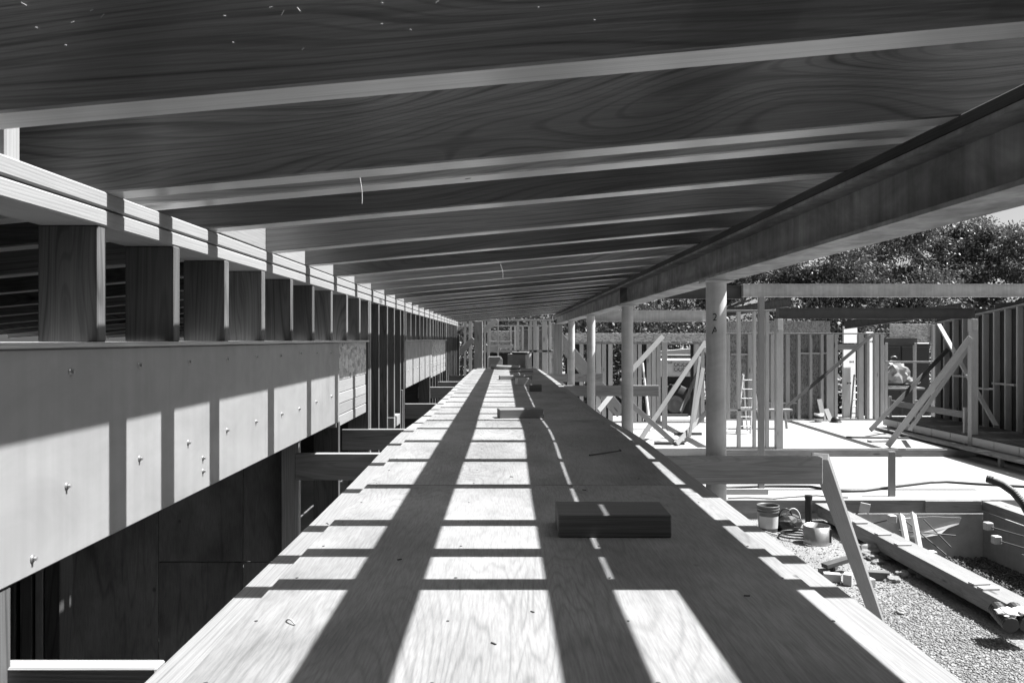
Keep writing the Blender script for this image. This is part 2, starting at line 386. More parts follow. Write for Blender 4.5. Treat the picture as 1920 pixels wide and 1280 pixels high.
def stonemat():
    m, n, b = newmat('gravel_stone'); g = N(n, 'ShaderNodeNewGeometry')
    n.links.new(ramp(n, g.outputs['Random Per Island'], [(0, .10), (.6, .17), (1, .24)]), b.inputs['Base Color']); b.inputs['Roughness'].default_value = .9; return m
M['stonev'] = stonemat()
def keepg(x, y):
    t = 5.9 + .55 * np.sin(x * 2.1) + .4 * np.sin(x * 4.7 + 1)
    dens = np.clip(1.15 - (y - 7.6) / 1.5 + .25 * np.sin(2.3 * x + y), .05, 1)
    return (rng.uniform(0, 1, len(x)) < dens) & (x < 4.62)
stones('gravel', 130000, (1.2, 5.1), (4.6, 12.0), GZ + .003, .005, .019, 'stonev', keepg)
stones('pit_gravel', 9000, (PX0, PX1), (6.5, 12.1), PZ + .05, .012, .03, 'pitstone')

# ------------------------------------------------------------------ left stud wall
lw = thing('stud_wall', 'long stud wall with bolted header and double top plate left of the plywood walkway', 'wall', (XW - .07, 4.0, -2.42))
xc = XW - .07
Y0w, Y1w = -3.6, 15.9
board('top_plate', (xc, Y0w, .279), (xc, Y1w, .279), .14, .038, 'pale', lw, bev=.004)
board('top_plate', (xc, Y0w, .3215), (xc, Y1w, .3215), .14, .038, 'pale', lw, bev=.004)
HB = -.4566
def headstretch(y): return (y < 5.39) or (7.38 < y < 12.7)
n = -13
while True:
    y = 1.814 + .406 * n + .019
    if y > Y1w - .1: break
    if headstretch(y): z0 = -.006
    else: z0 = -2.42
    dark = n % 5 in (0, 1, 2, 4)
    jx = random.uniform(-.004, .003)
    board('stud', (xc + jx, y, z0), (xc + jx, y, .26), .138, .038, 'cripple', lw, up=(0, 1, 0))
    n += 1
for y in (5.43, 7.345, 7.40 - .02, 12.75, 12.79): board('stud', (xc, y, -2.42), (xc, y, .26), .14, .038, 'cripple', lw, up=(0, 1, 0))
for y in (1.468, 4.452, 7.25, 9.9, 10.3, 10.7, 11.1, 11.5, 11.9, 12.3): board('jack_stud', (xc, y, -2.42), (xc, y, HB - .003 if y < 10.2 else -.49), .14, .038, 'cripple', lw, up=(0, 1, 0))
board('jack_stud', (xc - .2, 4.452, -2.42), (xc - .2, 4.452, HB - .01), .10, .038, 'stud', lw, up=(0, 1, 0))
board('sill_plate', (xc + .004, Y0w, -.012), (xc + .004, 5.385, -.012), .155, .012, 'stud', lw, bev=.002)
board('sill_plate', (xc + .004, 7.38, -.012), (xc + .004, 12.7, -.012), .155, .012, 'stud', lw, bev=.002)
def header(y0, y1, bolts):
    h = board('header_beam', (XW - .04, y0, (HB - .019) / 2), (XW - .04, y1, (HB - .019) / 2), .09, abs(HB) - .019, 'lvl', lw, bev=.003)
    for y, z in bolts:
        p = Vector((XW + .005, y, z))
        w = lathe('washer', [(0, .002), (.0075, .002), (.0075, 0)], 'bolt', h, (0, 0, 0), 14)
        w.parent = lw; w.location = p - Vector(lw.location); w.rotation_euler = (0, R(90), 0); w.name = 'bolt_washer'
        b = lathe('bolt_head', [(0, .005), (.0035, .0045), (.0042, .001), (.0042, 0)], 'bolt', None, (0, 0, 0), 6, False)
        b.parent = lw; b.location = p + Vector((.004, 0, 0)) - Vector(lw.location); b.rotation_euler = (0, R(90), 0)
    return h
bl = []
for k in range(9):
    y = 1.681 + .3155 * k
    bl += [(y, -.066 + random.uniform(-.004, .004)), (y + random.uniform(-.02, .02), -.304 + random.uniform(-.006, .006))]
bl += [(1.545, -.425), (2.42, -.36), (2.42, -.40)]
header(Y0w, 4.425, bl)
header(7.385, 10.15, [(7.6 + .4 * k, z) for k in range(7) for z in (-.07, -.30)])
for (a, b_) in ((4.43, 5.385), (10.155, 12.68)):
    board('osb_panel', (XW - .022, a, -.125), (XW - .022, b_, -.125), .212, .018, 'osb', lw, up=(1, 0, 0), bev=.001)
    for k, (z, hgt) in enumerate(((-.268, .07), (-.335, .06), (-.398, .062), (-.462, .060))):
        board('header_lumber', (XW - .045, a + random.uniform(0, .01), z), (XW - .045, b_ - random.uniform(0, .02), z), .062 + .004 * (k % 2), hgt, 'pale', lw)
for y in np.arange(5.9, 7.2, .62): pass
board('block', (xc, 6.68, -.70), (xc, 7.05, -.70), .14, .09, 'pale', lw)

# rafters: top-level, one by one
RT = .085; RD = .286
RY = [1.235, 1.845, 2.125, 2.475] + [3.085 + .61 * k for k in range(22)]
RY_back = [.625, .015, -.595, -1.205, -1.815, -2.425, -3.035]
def rafter(y, lab, raise_=0.0, depth=RD, tl=RT, mat='rafter'):
    xa, xb = -4.6, 2.50
    jit = random.uniform(-.002, .003)
    z = lambda x: under(x) + raise_ + depth / 2 + jit
    r = board('rafter', (xa, y + tl / 2, z(xa)), (xb, y + tl / 2, z(xb)), tl, depth, mat, None, (0, 0, 1), bev=.004)
    r.data.materials.append(M['rafter_lit_edge'])           # narrow edges, top and bottom, painted paler in place of bounced light
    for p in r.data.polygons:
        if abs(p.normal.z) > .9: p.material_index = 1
    return tag(r, lab, 'rafter', 'roof rafters over the walkway')
for i, y in enumerate(RY):
    if i == 0: lab = 'broad dark rafter nearest the camera, cut by the top of the photo'
    elif i == 1: lab = 'dark rafter with oval cathedral grain, second from the camera'
    elif i == 2: lab = 'rafter set close behind the second, third from the camera with a knot underneath'
    elif i == len(RY) - 1: lab = 'last rafter at the far end of the roof above the walkway'
    else: lab = 'sloping roof rafter over the walkway, %s counted from the camera' % ORD[i]
    mm = {0: 'rafter', 1: 'rafter_mid', 2: 'rafter_pale', 3: 'rafter_dark', 4: 'rafter', 5: 'rafter_dark', 6: 'rafter_dark', 8: 'rafter'}.get(i, ('rafter_dark', 'rafter_mid', 'rafter_dark', 'rafter')[i % 4])
    rafter(y, lab, .021 if i == 2 else 0.0, .26 if i == 2 else RD, RT, mm)
kn = bmesh.new(); bmesh.ops.create_icosphere(kn, subdivisions=2, radius=1)
for v in kn.verts: v.co = Vector((v.co.x * .019, v.co.y * .011, v.co.z * .002)) * (1 + .25 * math.sin(5 * v.co.x + 3 * v.co.y))
kx = -.10; bm_obj('knot', kn, 'chip', bpy.data.objects['rafter.002'], (kx, 2.155, under(kx) + .0215 - .0005), (0, -math.atan(SL), 0))
for i, y in enumerate(RY_back): rafter(y, 'roof rafter behind the viewpoint, %s behind the nearest one in the photo' % ORD[i])
# flat boards laid along the rafter tops; the bands of shade on the walkway are theirs
def top(x): return under(x) + RD + .02
for lab, x0, x1, ya, yb in (('flat roof board over the left side of the walkway', -.525, -.39, 0.93, 16.2), ('flat roof board over the middle of the walkway', .455, .618, 0.93, 16.2),
                            ('flat roof board just inside the steel beam', .945, 1.09, 0.93, 16.2), ('flat roof board along the top of the steel beam', 1.120, 1.275, 1.86, 16.2),
                            ('short flat roof board at the outer tips of the near rafters', 1.60, 1.8195, 3.0, 5.2), ('flat roof board at the outer tips of the middle rafters', 1.52, 1.8195, 5.202, 10.1), ('unseen wide roof panel added along the rafter tips to shade the columns', 1.82, 2.58, 2.4, 16.2)):  # the last, wide panel is out of view, added to shade the columns
    xm = (x0 + x1) / 2
    tag(board('roof_board', (xm, ya, top(xm)), (xm, yb, top(xm)), x1 - x0, .036, 'stud', None, (-SL, 0, 1)), lab, 'board', 'boards lying along the roof')
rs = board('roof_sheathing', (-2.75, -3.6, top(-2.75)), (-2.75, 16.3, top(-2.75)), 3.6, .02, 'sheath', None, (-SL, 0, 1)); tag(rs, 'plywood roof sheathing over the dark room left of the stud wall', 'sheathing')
nr = board('roof_sheathing', (.45, -3.6, top(.45)), (.45, .90, top(.45)), 2.7, .02, 'sheath', None, (-SL, 0, 1)); tag(nr, 'unseen plywood roof sheathing added above the viewpoint to darken the near rafters', 'sheathing')  # out of view; added to stop sun reaching the deck behind the camera
rb = thing('rafter_blocking', 'row of pale blocks between the rafter ends on top of the plates', 'blocking', (xc, 2.5, ZP))
for a, b_ in zip(RY[3:-1], RY[4:]):
    board('block', (XW - .0215, a + RT + .002, ZP + .135), (XW - .0215, b_ - .002, ZP + .135), .262, .038, 'pale', rb, up=(1, 0, 0), bev=.002)
board('stub_post', (XW - .03, 1.525, ZP + .002), (XW - .03, 1.525, ZP + .30), .02, .046, 'pale', rb, up=(0, 1, 0))
tag(board('kicker', P(418, 590, 3.14), P(470, 546, 3.10), .09, .04, 'stud', None, up=(0, -1, 0)), 'short slanting kicker board between the fourth cripple studs', 'board')
# dark room behind the stud wall
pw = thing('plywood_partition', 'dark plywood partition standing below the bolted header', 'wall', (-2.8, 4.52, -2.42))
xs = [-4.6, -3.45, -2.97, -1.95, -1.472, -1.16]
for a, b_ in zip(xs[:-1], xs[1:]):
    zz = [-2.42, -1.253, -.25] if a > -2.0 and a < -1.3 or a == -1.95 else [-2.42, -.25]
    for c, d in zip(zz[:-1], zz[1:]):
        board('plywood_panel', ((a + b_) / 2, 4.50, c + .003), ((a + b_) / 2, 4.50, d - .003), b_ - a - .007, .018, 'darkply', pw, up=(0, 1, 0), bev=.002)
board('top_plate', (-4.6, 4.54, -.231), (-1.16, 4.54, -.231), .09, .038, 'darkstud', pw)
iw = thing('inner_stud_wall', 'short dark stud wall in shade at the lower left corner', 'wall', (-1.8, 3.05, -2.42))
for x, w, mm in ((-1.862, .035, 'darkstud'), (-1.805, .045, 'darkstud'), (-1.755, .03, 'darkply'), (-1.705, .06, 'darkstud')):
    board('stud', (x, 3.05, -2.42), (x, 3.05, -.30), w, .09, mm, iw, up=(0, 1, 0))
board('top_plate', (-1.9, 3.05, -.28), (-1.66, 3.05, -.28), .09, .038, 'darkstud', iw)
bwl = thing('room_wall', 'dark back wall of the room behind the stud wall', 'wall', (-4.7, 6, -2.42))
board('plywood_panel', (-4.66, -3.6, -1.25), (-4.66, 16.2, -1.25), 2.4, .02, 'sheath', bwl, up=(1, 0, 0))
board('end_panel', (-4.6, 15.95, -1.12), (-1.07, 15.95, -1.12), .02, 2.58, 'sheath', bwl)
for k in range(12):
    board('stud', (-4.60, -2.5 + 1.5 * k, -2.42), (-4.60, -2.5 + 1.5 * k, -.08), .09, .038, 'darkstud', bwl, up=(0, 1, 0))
p = P(112, 1183, 4.40)
vl = thing('wall_valve', 'small white lever valve on the dark plywood at lower left', 'valve', p)
lathe('flange', [(0, .03), (.045, .03), (.05, .0), (.05, -.02)], 'paint', vl, p).rotation_euler = (R(90), 0, 0)
board('lever', p + Vector((-.02, -.05, .0)), p + Vector((.085, -.05, .055)), .022, .012, 'paint', vl, up=(0, -1, 0))
tube('pipe_stub', [p + Vector((.0, .05, .10)), p + Vector((.0, -.02, .10))], .03, 'black', vl, 14)

# ------------------------------------------------------------------ steel beam on pipe columns at the right
BX, BB, BH, BWd = 1.132, .3127, .172, .166
sb = thing('steel_beam', 'long dark steel I-beam carrying the rafters at upper right', 'beam', (BX, 6.0, BB))
prism('beam_profile', isec(BWd, BH, .012, .010), (BX, -3.5, BB + BH / 2), (BX, 17.0, BB + BH / 2), 'beam', sb)
npz = BB + BH + .019
board('nailer_plate', (BX, -3.5, npz + .001), (BX, 17.0, npz + .001), .15, .034, 'darkstud', sb, bev=.004)
prism('beam_stiffener', [(-.07, -.073), (.07, -.073), (.07, .073), (-.07, .073)], (BX, 7.3, BB + BH / 2), (BX, 7.312, BB + BH / 2), 'beam', sb)
cl = ['thick grey pipe column nearest the camera under the steel beam', 'second grey pipe column from the camera under the steel beam', 'third grey pipe column from the camera under the steel beam',
      'fourth slim pipe column near the far end of the steel beam']
for i, y in enumerate((4.25, 7.31, 10.36, 13.35)):
    t = thing('pipe_column', cl[i], 'column', (BX, y, SZ if y > 12.2 else GZ), 'pipe columns under the steel beam')
    z0 = SZ if y > 12.2 else GZ
    tube('pipe', [(BX, y, z0), (BX, y, BB - .011)], .0535, 'col', t, 32)
    box('cap_plate', (BX - .075, y - .075, BB - .0105), (BX + .075, y + .075, BB - .0005), 'col', t, .001)
    box('base_plate', (BX - .1, y - .1, z0 + .001), (BX + .1, y + .1, z0 + .016), 'col', t, .001)
    if i == 0:
        text('paint_mark', '2', .055, (BX - .02, y - .0515, .115), (R(90), 0, 0), 'ink', t, .0006)
        text('paint_mark', 'A', .055, (BX - .02, y - .0515, .045), (R(90), 0, 0), 'ink', t, .0006)
ep = board('timber_post', (1.115, 16.45, S2 if 0 else SZ), (1.115, 16.45, BB - .003), .17, .17, 'joist', None, up=(0, 1, 0)); tag(ep, 'square timber post under the far end of the steel beam', 'post')

# ------------------------------------------------------------------ the plywood walkway
EK = [(-3.6, .79), (0, .79), (1.35, .80), (2.4, .815), (3.6, .815), (4.84, .785), (6.2, .768), (8.3, .765), (11, .765), (13, .75), (16.1, .71)]
def hump(y): return .028 * math.exp(-((y - 4.7) / 1.1) ** 2)
def redge(y):
    return float(np.interp(y, [a for a, _ in EK], [b for _, b in EK]))
ES = [(sum(redge(y + d) for d in np.linspace(-.7, .7, 9)) / 9) for y in np.arange(-3.6, 16.2, .1)]
def redge_s(y): return float(np.interp(y, np.arange(-3.6, 16.2, .1), ES))
def ledge(y): return -.632 + .012 * (y / 16.0) + .004 * math.sin(y * .9)
def ribbon(name, lf, rf, ya, yb, zt, th, mat, parent):
    n = max(2, int((yb - ya) / .12)); V = []
    for i in range(n + 1):
        y = ya + (yb - ya) * i / n
        for (x, z) in ((lf(y), zt), (rf(y), zt), (rf(y), zt - th), (lf(y), zt - th)): V.append((y - ya, -x, z + hump(y)))
    Fc = [(0, 3, 2, 1), (4 * n, 4 * n + 1, 4 * n + 2, 4 * n + 3)]
    for i in range(n):
        a = 4 * i
        for k in range(4): Fc.append((a + k, a + (k + 1) % 4, a + 4 + (k + 1) % 4, a + 4 + k))
    bm = bmesh.new(); vs = [bm.verts.new(v) for v in V]
    for f in Fc: bm.faces.new([vs[i] for i in f])
    return bm_obj(name, bm, mat, parent, (0, ya, 0), (0, 0, R(90)))
dk = thing('plywood_walkway', 'long plywood topped walkway running straight away from the camera', 'walkway', (0, 6, GZ))
js = [-3.5, -1.70, .72, 3.155, 5.59, 7.95, 10.4, 12.8, 15.2, 16.0]
scr = None
for a, b_ in zip(js[:-1], js[1:]):
    ribbon('plywood_sheet', lambda y: -.546 + .01 * (y / 16), lambda y: redge_s(y) - .088, a + .004, b_ - .004, DZ, .018, 'deck', dk)
    if not .5 < a < 6: continue
    for xr in (-.505, -.12, .26, None):
        for k in range(9):
            y = a + .03 + (b_ - a - .06) * k / 8; x = (redge_s(y) - .13 if xr is None else xr) + random.uniform(-.008, .008)
            if scr is None: scr = lathe('screw_head', [(0, .0008), (.0038, .0008), (.0038, 0)], 'chip', dk, (x, y, DZ + .0004 + hump(y)), 8, False)
            else: sc2 = scr.copy(); COL.objects.link(sc2); sc2.location = Vector((x, y, DZ + .0004 + hump(y))) - Vector(dk.location); q_ = random.uniform(.7, 1.2); sc2.scale = (q_, q_, 1)
ribbon('edge_plate', ledge, lambda y: ledge(y) + .14, -3.5, 5.1, DZ - .0185, .038, 'edge', dk)
ribbon('edge_plate', ledge, lambda y: ledge(y) + .14, 5.104, 16.0, DZ - .0185, .038, 'edge', dk)
ribbon('edge_plate', lambda y: redge_s(y) - .14, redge_s, -3.5, 4.4, DZ - .0185, .038, 'edge', dk)
ribbon('edge_plate', lambda y: redge_s(y) - .14, redge_s, 4.404, 16.0, DZ - .0185, .038, 'edge', dk)
ribbon('side_beam', lambda y: ledge(y) + .004, lambda y: ledge(y) + .044, -3.5, 16.0, DZ - .058, .19, 'joist', dk)
ribbon('side_beam', lambda y: redge_s(y) - .044, lambda y: redge_s(y) - .004, -3.5, 16.0, DZ - .058, .19, 'joist', dk)
for y in (-3, 0.3, 3.6, 6.9, 10.2, 13.5, 15.9):
    for x in (ledge(y) + .09, redge_s(y) - .09):
        board('leg', (x, y, GZ), (x, y, DZ - .062), .089, .089, 'stud', dk, up=(0, 1, 0))

# cross joists between the wall, the walkway and the columns
cj = [('pale cross joist at the lower left corner, nearest the camera', -1.0, -.645, 1.497, 'pale'), ('cross joist with nail holes left of the walkway, below the header end', -1.115, -.64, 4.27, 'joist'),
      ('cross joist left of the walkway, first beyond the nail-holed one', -1.10, -.64, 5.42, 'joist'), ('cross joist left of the walkway, second beyond the nail-holed one', -1.10, -.64, 7.56, 'joist'),
      ('cross joist left of the walkway, third beyond the nail-holed one', -1.10, -.64, 10.2, 'joist'), ('cross joist left of the walkway, fourth beyond the nail-holed one', -1.0, -.64, 11.5, 'joist'),
      ('cross joist left of the walkway, farthest from the camera', -1.0, -.64, 13.5, 'joist')]
for lab, xa, xb, y, mm in cj:
    tag(board('cross_joist', (xa, y, DZ - .1), (xb, y, DZ - .1), .042, .142, mm, None, (0, 0, 1)), lab, 'joist', 'cross joists left of the walkway')
for y in (4.27,):
    pass
rj = [('cross joist sticking out right of the walkway beside the nearest column', redge_s(4.15) + .004, 1.653, 4.15, 'joist'), ('cross joist right of the walkway crossing the second and third columns', redge_s(10.55) + .004, 2.05, 10.55, 'joist'),
      ('cross joist right of the walkway near the far columns', redge_s(14.1) + .004, 1.75, 14.1, 'joist')]
for lab, xa, xb, y, mm in rj:
    tag(board('cross_joist', (xa, y, DZ - .1), (xb, y, DZ - .1), .042, .142, mm, None, (0, 0, 1)), lab, 'joist', 'cross joists right of the walkway')
br = board('brace', (1.672, 4.22, -.62), (3.34, 6.88, GZ), .089, .040, 'pale', None, up=(0, 0, 1)); tag(br, 'pale diagonal brace leaning off the end of the right cross joist', 'brace')

# unseen enclosure added behind the viewpoint to keep light off the rafter faces
bh = thing('shade_enclosure', 'unseen sheathed enclosure added behind the viewpoint to darken the rafter faces', 'enclosure', (0, -3.7, GZ))
board('shade_back_panel', (-4.6, -3.72, -1.0), (1.95, -3.72, -1.0), .02, 3.5, 'sheath', bh)
board('shade_side_panel', (1.93, -3.70, -1.05), (1.93, 1.1, -1.05), .02, 3.3, 'sheath', bh)
for k in range(8): board('stud', (1.86, -3.5 + .64 * k, GZ), (1.86, -3.5 + .64 * k, .53), .10, .038, 'stud', bh, up=(0, 1, 0))  # unseen studs of the added shade enclosure

# things lying on the walkway
def tblock(lab, px0, px1, pyb, depth, h, rz, mat, dx=0):
    Y = -DZ * F / (pyb - VY); w = (px1 - px0) * Y / F; x = Xat((px0 + px1) / 2, Y)
    o = board('timber_block', (-w / 2, 0, 0), (w / 2, 0, 0), depth, h, mat, None, bev=.003)
    o.location = (x, Y + depth / 2, DZ + h / 2 + .0005 + hump(Y + depth / 2)); o.rotation_euler = (0, 0, rz)
    return tag(o, lab, 'block', 'timber blocks on the walkway')
tblock('largest dark timber block, nearest the camera on the walkway', 1048, 1260, 1008, .19, .067, R(-1.0), 'block')
tblock('timber block half in sun in the middle of the walkway, rotated slightly', 934, 1018, 787, .15, .065, R(8), 'bracew')
tblock('flat dark timber block near the far boxes, farthest of the blocks', 936, 997, 712, .16, .06, R(7), 'joist')
tblock('small pale timber block just in front of the farthest flat block', 968, 993, 722, .12, .085, R(12), 'stud')
tblock('small square timber block between the sunlit block and the far group', 993, 1016, 734, .14, .075, R(0), 'block')
tblock('thin board lying flat in front of the upright cardboard box', 955, 1000, 698, .09, .035, R(0), 'joist')
def cbox(lab, px0, px1, pyb, pyt, depth, rz):
    Y = -DZ * F / (pyb - VY); w = (px1 - px0) * Y / F; h = (pyb - pyt) * Y / F; x = Xat((px0 + px1) / 2, Y)
    t = thing('carton', lab, 'box', (x, Y + depth / 2, DZ))
    o = board('carton_body', (-w / 2, 0, 0), (w / 2, 0, 0), depth, h, 'card', None, bev=.004); o.parent = t; o.location = (0, 0, h / 2 + .001); o.rotation_euler = (0, 0, rz)
    for s in (-1, 1):
        f = board('carton_flap', (-w * .48, 0, 0), (w * .48, 0, 0), depth * .42, .004, 'card', None, bev=0); f.parent = t
        f.location = (0, s * depth * .36, h + .02); f.rotation_euler = (s * R(14), 0, rz)
    return t
cbox('low carton on the far left end of the walkway', 916, 940, 689, 672, .3, R(10))
cbox('taller dark carton with a lit left side at the walkway end', 957, 993, 690, 664, .38, R(-22))
tube_o = tube('foam_roll', [(-.24, 15.3, DZ + .05), (.02, 15.15, DZ + .045), (.30, 15.2, DZ + .04)], .042, 'film', None, 10); tag(tube_o, 'thin pale rolled sheet lying in front of the two cartons', 'roll')
nl = thing('long_nail', 'long dark nail lying on the walkway plywood beyond the near block', 'nail', P(1134, 857, 3.93))
a = P(1105, 862, 3.85); b_ = P(1162, 853, 4.0); a.z = b_.z = DZ + .004 + hump(3.93)
tube('shank', [a, b_], .0035, 'rust', nl, 8); tube('nail_head', [b_, b_ + (b_ - a).normalized() * .004], .008, 'rust', nl, 10)
for i in range(15):
    y = 1.5 + 9 * random.random() ** 1.6; x = random.uniform(-.45, redge_s(y) - .15); L = random.uniform(.008, .02)
    an = random.uniform(-.8, .8)
    o = board('wood_splinter', (-L / 2, 0, 0), (L / 2, 0, 0), random.uniform(.002, .005), .002, 'chip', None, bev=0)
    o.location = (x, y, DZ + .0015 + hump(y)); o.rotation_euler = (0, random.uniform(-.06, .06), an); tag(o, 'tiny dark wood splinter lying on the walkway plywood', 'splinter', 'splinters on the walkway')
for i, (px, py, L, an) in enumerate(((545, 1168, .035, -.8), (612, 985, .02, 1.2), (900, 768, .04, .3))):
    Y = -DZ * F / (py - VY); c = P(px, py, Y) + Vector((0, 0, .004))
    pts = [c + Vector((math.cos(an) * L * (t - .5), math.sin(an) * L * (t - .5), .006 * math.sin(3.1 * t) - .002)) for t in np.linspace(0, 1, 6)]
    tag(tube('wood_shaving', pts, .0018, 'shave', None, 5), 'pale curled wood shaving lying on the left edge of the walkway', 'shaving', 'shavings on the walkway')
for px, py, L, an in ((530, 24, .011, 1.1), (508, 14, .006, .3), (560, 18, .009, -.9), (192, 30, .010, .8), (172, 20, .006, .4), (421, 30, .004, 0), (716, 45, .004, 0), (717, 6, .004, 0), (123, 85, .004, .1), (437, 80, .003, 0), (568, 92, .006, .8), (45, 8, .012, -.5), (136, 42, .006, .4), (68, 52, .004, 0), (820, 4, .008, .6), (1010, 14, .003, 0), (1115, 38, .003, 0), (770, 56, .003, 0)):
    c = P(px, py, 1.232); d_ = Vector((math.cos(an) * L, 0, math.sin(an) * L))
    tag(tube('wood_fleck', [c - d_ * .4, c + d_ * .4], .0007, 'shave', None, 5), 'tiny pale wood fleck clinging to the face of the nearest rafter', 'fleck', 'wood flecks on the nearest rafter')
# wires and shavings hanging on the rafters
for i, (px, py0, py1, Y) in enumerate(((678, 330, 382, 2.1), (942, 495, 522, 4.6))):
    pts = [P(px - 4 + 5 * math.sin(2 * t), py0 + (py1 - py0) * t, Y - .03) for t in np.linspace(0, 1, 7)]
    tag(tube('hanging_splinter', pts, .0012, 'shave', None, 5), ('pale splinter hanging from the close pair of rafters', 'pale splinter hanging from a rafter over the middle of the walkway')[i], 'splinter')

# ------------------------------------------------------------------ yard at the right: steel, posts, framed walls
gb = thing('channel_beam', 'pale galvanised steel channel beam across the yard at right', 'beam', (6.5, 13.0, .69))
prism('beam_profile', csec(.09, .21), (3.90, 13.0, .795), (9.6, 13.0, .795), 'galv', gb)
box('end_plate', (3.888, 12.93, .69), (3.899, 13.07, .90), 'galv', gb, .001)
db = thing('dark_beam', 'dark steel beam joining the pale channel beam behind the near column', 'beam', (2.8, 13.05, .67))
prism('beam_profile', isec(.10, .22), (1.85, 13.05, .77), (3.886, 13.05, .77), 'dsteel', db)
tag(board('timber_post', P(1427, 845, 13.0) * 1 + Vector((0, 0, -.62)), (Xat(1427, 13.0), 13.0, .688), .088, .088, 'pale', None, up=(0, 1, 0)), 'tall slim pale post under the galvanised channel beam', 'post')
bpy.context.view_layer.objects.active = None
pb = thing('purlin_beam', 'mottled pale steel beam behind the columns in the middle distance', 'beam', (3, 16.5, .365))
prism('beam_profile', csec(.09, .235), (1.9, 16.45, .482), (Xat(1330, 16.45), 16.45, .482), 'galv', pb)

def studw(name, lab, Y, pxs, zb, zt, mat='stud', w=.14, t=.04, plates=True, x0=None, x1=None, cat='wall'):
    """a stud wall standing square to the camera; pxs = (pixel column, stud width px)"""
    t_ = thing(name, lab, cat, (Xat(pxs[0][0], Y), Y, zb))
    for i, (px, wp) in enumerate(pxs):
        board('stud', (Xat(px, Y), Y, zb + .04), (Xat(px, Y), Y, zt - .04), w, wp * Y / F, mat, t_, up=(1, 0, 0))
    xa = Xat(pxs[0][0], Y) - .1 if x0 is None else Xat(x0, Y); xb = Xat(pxs[-1][0], Y) + .1 if x1 is None else Xat(x1, Y)
    if plates:
        board('bottom_plate', (xa, Y, zb + .02), (xb, Y, zb + .02), w, .038, mat, t_)
        board('top_plate', (xa, Y, zt - .02), (xb, Y, zt - .02), w, .038, 'pale', t_)
    return t_
w1 = studw('stud_frame', 'open stud frame standing on the far slab behind the near column', 16.75, [(1385, 6), (1414, 5), (1438, 6)], S2, .62, 'stud', w=.09, x0=1362, x1=1453)
board('nogging', (Xat(1366, 16.75), 16.75, Zat(768, 16.75)), (Xat(1412, 16.75), 16.75, Zat(768, 16.75)), .09, .038, 'stud', w1)
ib = thing('dark_i_beam', 'dark steel I-beam on two timber posts across the far slab', 'beam', (7.7, 16.75, .43))
prism('beam_profile', isec(.13, .225), (Xat(1458, 16.75), 16.75, .545), (Xat(1828, 16.75), 16.75, .545), 'dsteel', ib)
box('end_plate', (Xat(1458, 16.75) - .012, 16.67, .432), (Xat(1458, 16.75) - .001, 16.83, .658), 'dsteel', ib, .001)
text('beam_mark', 'B12', .10, (Xat(1480, 16.75), 16.682, .54), (R(90), 0, 0), 'paint', ib, .0006) if False else None
for k in range(8):
    x = Xat(1500 + 42 * k, 16.75); tube('weld_stud', [(x, 16.75, .657), (x, 16.75, .72)], .007, 'dsteel', ib, 6)
for lab, px in (('timber post under the left end of the dark I-beam', 1460), ('wide timber post with knots under the right end of the dark I-beam', 1824)):
    x = Xat(px, 16.75); q = thing('beam_post', lab, 'post', (x, 16.75, S2), 'posts under the dark I-beam')
    board('post', (x, 16.75, S2), (x, 16.75, .43), .14, .14, 'stud', q, up=(0, 1, 0))
    box('steel_bracket', (x - .05, 16.66, .20), (x + .05, 16.679, .429), 'galv', q, .001)
rk = prism('rake_beam', isec(.12, .22), (9.70, 16.9, .66), (9.66, 22.6, .40), 'dsteel'); tag(rk, 'dark sloping steel beam running back from the right timber post', 'beam')
tag(prism('rake_beam', isec(.12, .20), (6.1, 16.95, .80), (6.1, 22.6, .72), 'dsteel'), 'dark steel beam running back above the left timber post', 'beam')
# curb and low boards at the front of the far slab
cb = board('form_board', (4.6, 16.66, -2.375), (9.9, 16.66, -2.375), .04, .148, 'grey', None); tag(cb, 'long weathered form board along the step between the two slabs', 'board')
st = board('stake', (Xat(1672, 12.45), 12.45, SZ), (Xat(1672, 12.45), 12.45, SZ + .70), .10, .05, 'pale', None, up=(0, 1, 0)); tag(st, 'short pale stake standing upright at the front of the bright slab', 'stake')
ob_ = board('form_board', (Xat(1360, 12.6), 12.6, SZ + .045), (Xat(1440, 12.6), 12.6, SZ + .045), .05, .09, 'stud', None); tag(ob_, 'short board lying on the slab behind the nearest column', 'board')

# far strand-board wall
w2 = studw('sheathed_wall', 'strand-board sheathed stud wall at the back of the slab', 22.7, [(1365, 6), (1405, 7), (1447, 6), (1476, 7), (1497, 5), (1519, 5), (1540, 5), (1555, 13)], S2, .18, 'stud', x0=1350, x1=1560)
a0, a1 = Xat(1350, 22.8), Xat(1556, 22.8)
for i in range(3):
    xa = a0 + (a1 - a0) * i / 3 + .004; xb = a0 + (a1 - a0) * (i + 1) / 3 - .004
    board('osb_panel', ((xa + xb) / 2, 22.79, S2 + .02), ((xa + xb) / 2, 22.79, .52), xb - xa, .018, 'osbd', w2, up=(0, 1, 0), bev=.001)
for (pa, pb_, py) in ((1500, 1552, 662), (1400, 1494, 755), (1370, 1402, 664)):
    board('nogging', (Xat(pa, 22.7), 22.7, Zat(py, 22.7)), (Xat(pb_, 22.7), 22.7, Zat(py, 22.7)), .09, .045, 'stud', w2)
w2b = studw('door_frame', 'open stud frame with a doorway right of the strand-board wall', 22.7, [(1566, 6), (1613, 9), (1626, 5), (1642, 8), (1652, 6)], S2, .18, 'stud', x0=1562, x1=1658)
board('header', (Xat(1563, 22.7), 22.7, Zat(650, 22.7)), (Xat(1608, 22.7), 22.7, Zat(650, 22.7)), .09, .16, 'joist', w2b)
dbr = board('brace', P(1472, 765, 22.0), P(1638, 626, 22.4), .09, .04, 'darkstud', None, up=(0, -1, .3)); tag(dbr, 'long dark diagonal brace in front of the strand-board wall', 'brace')
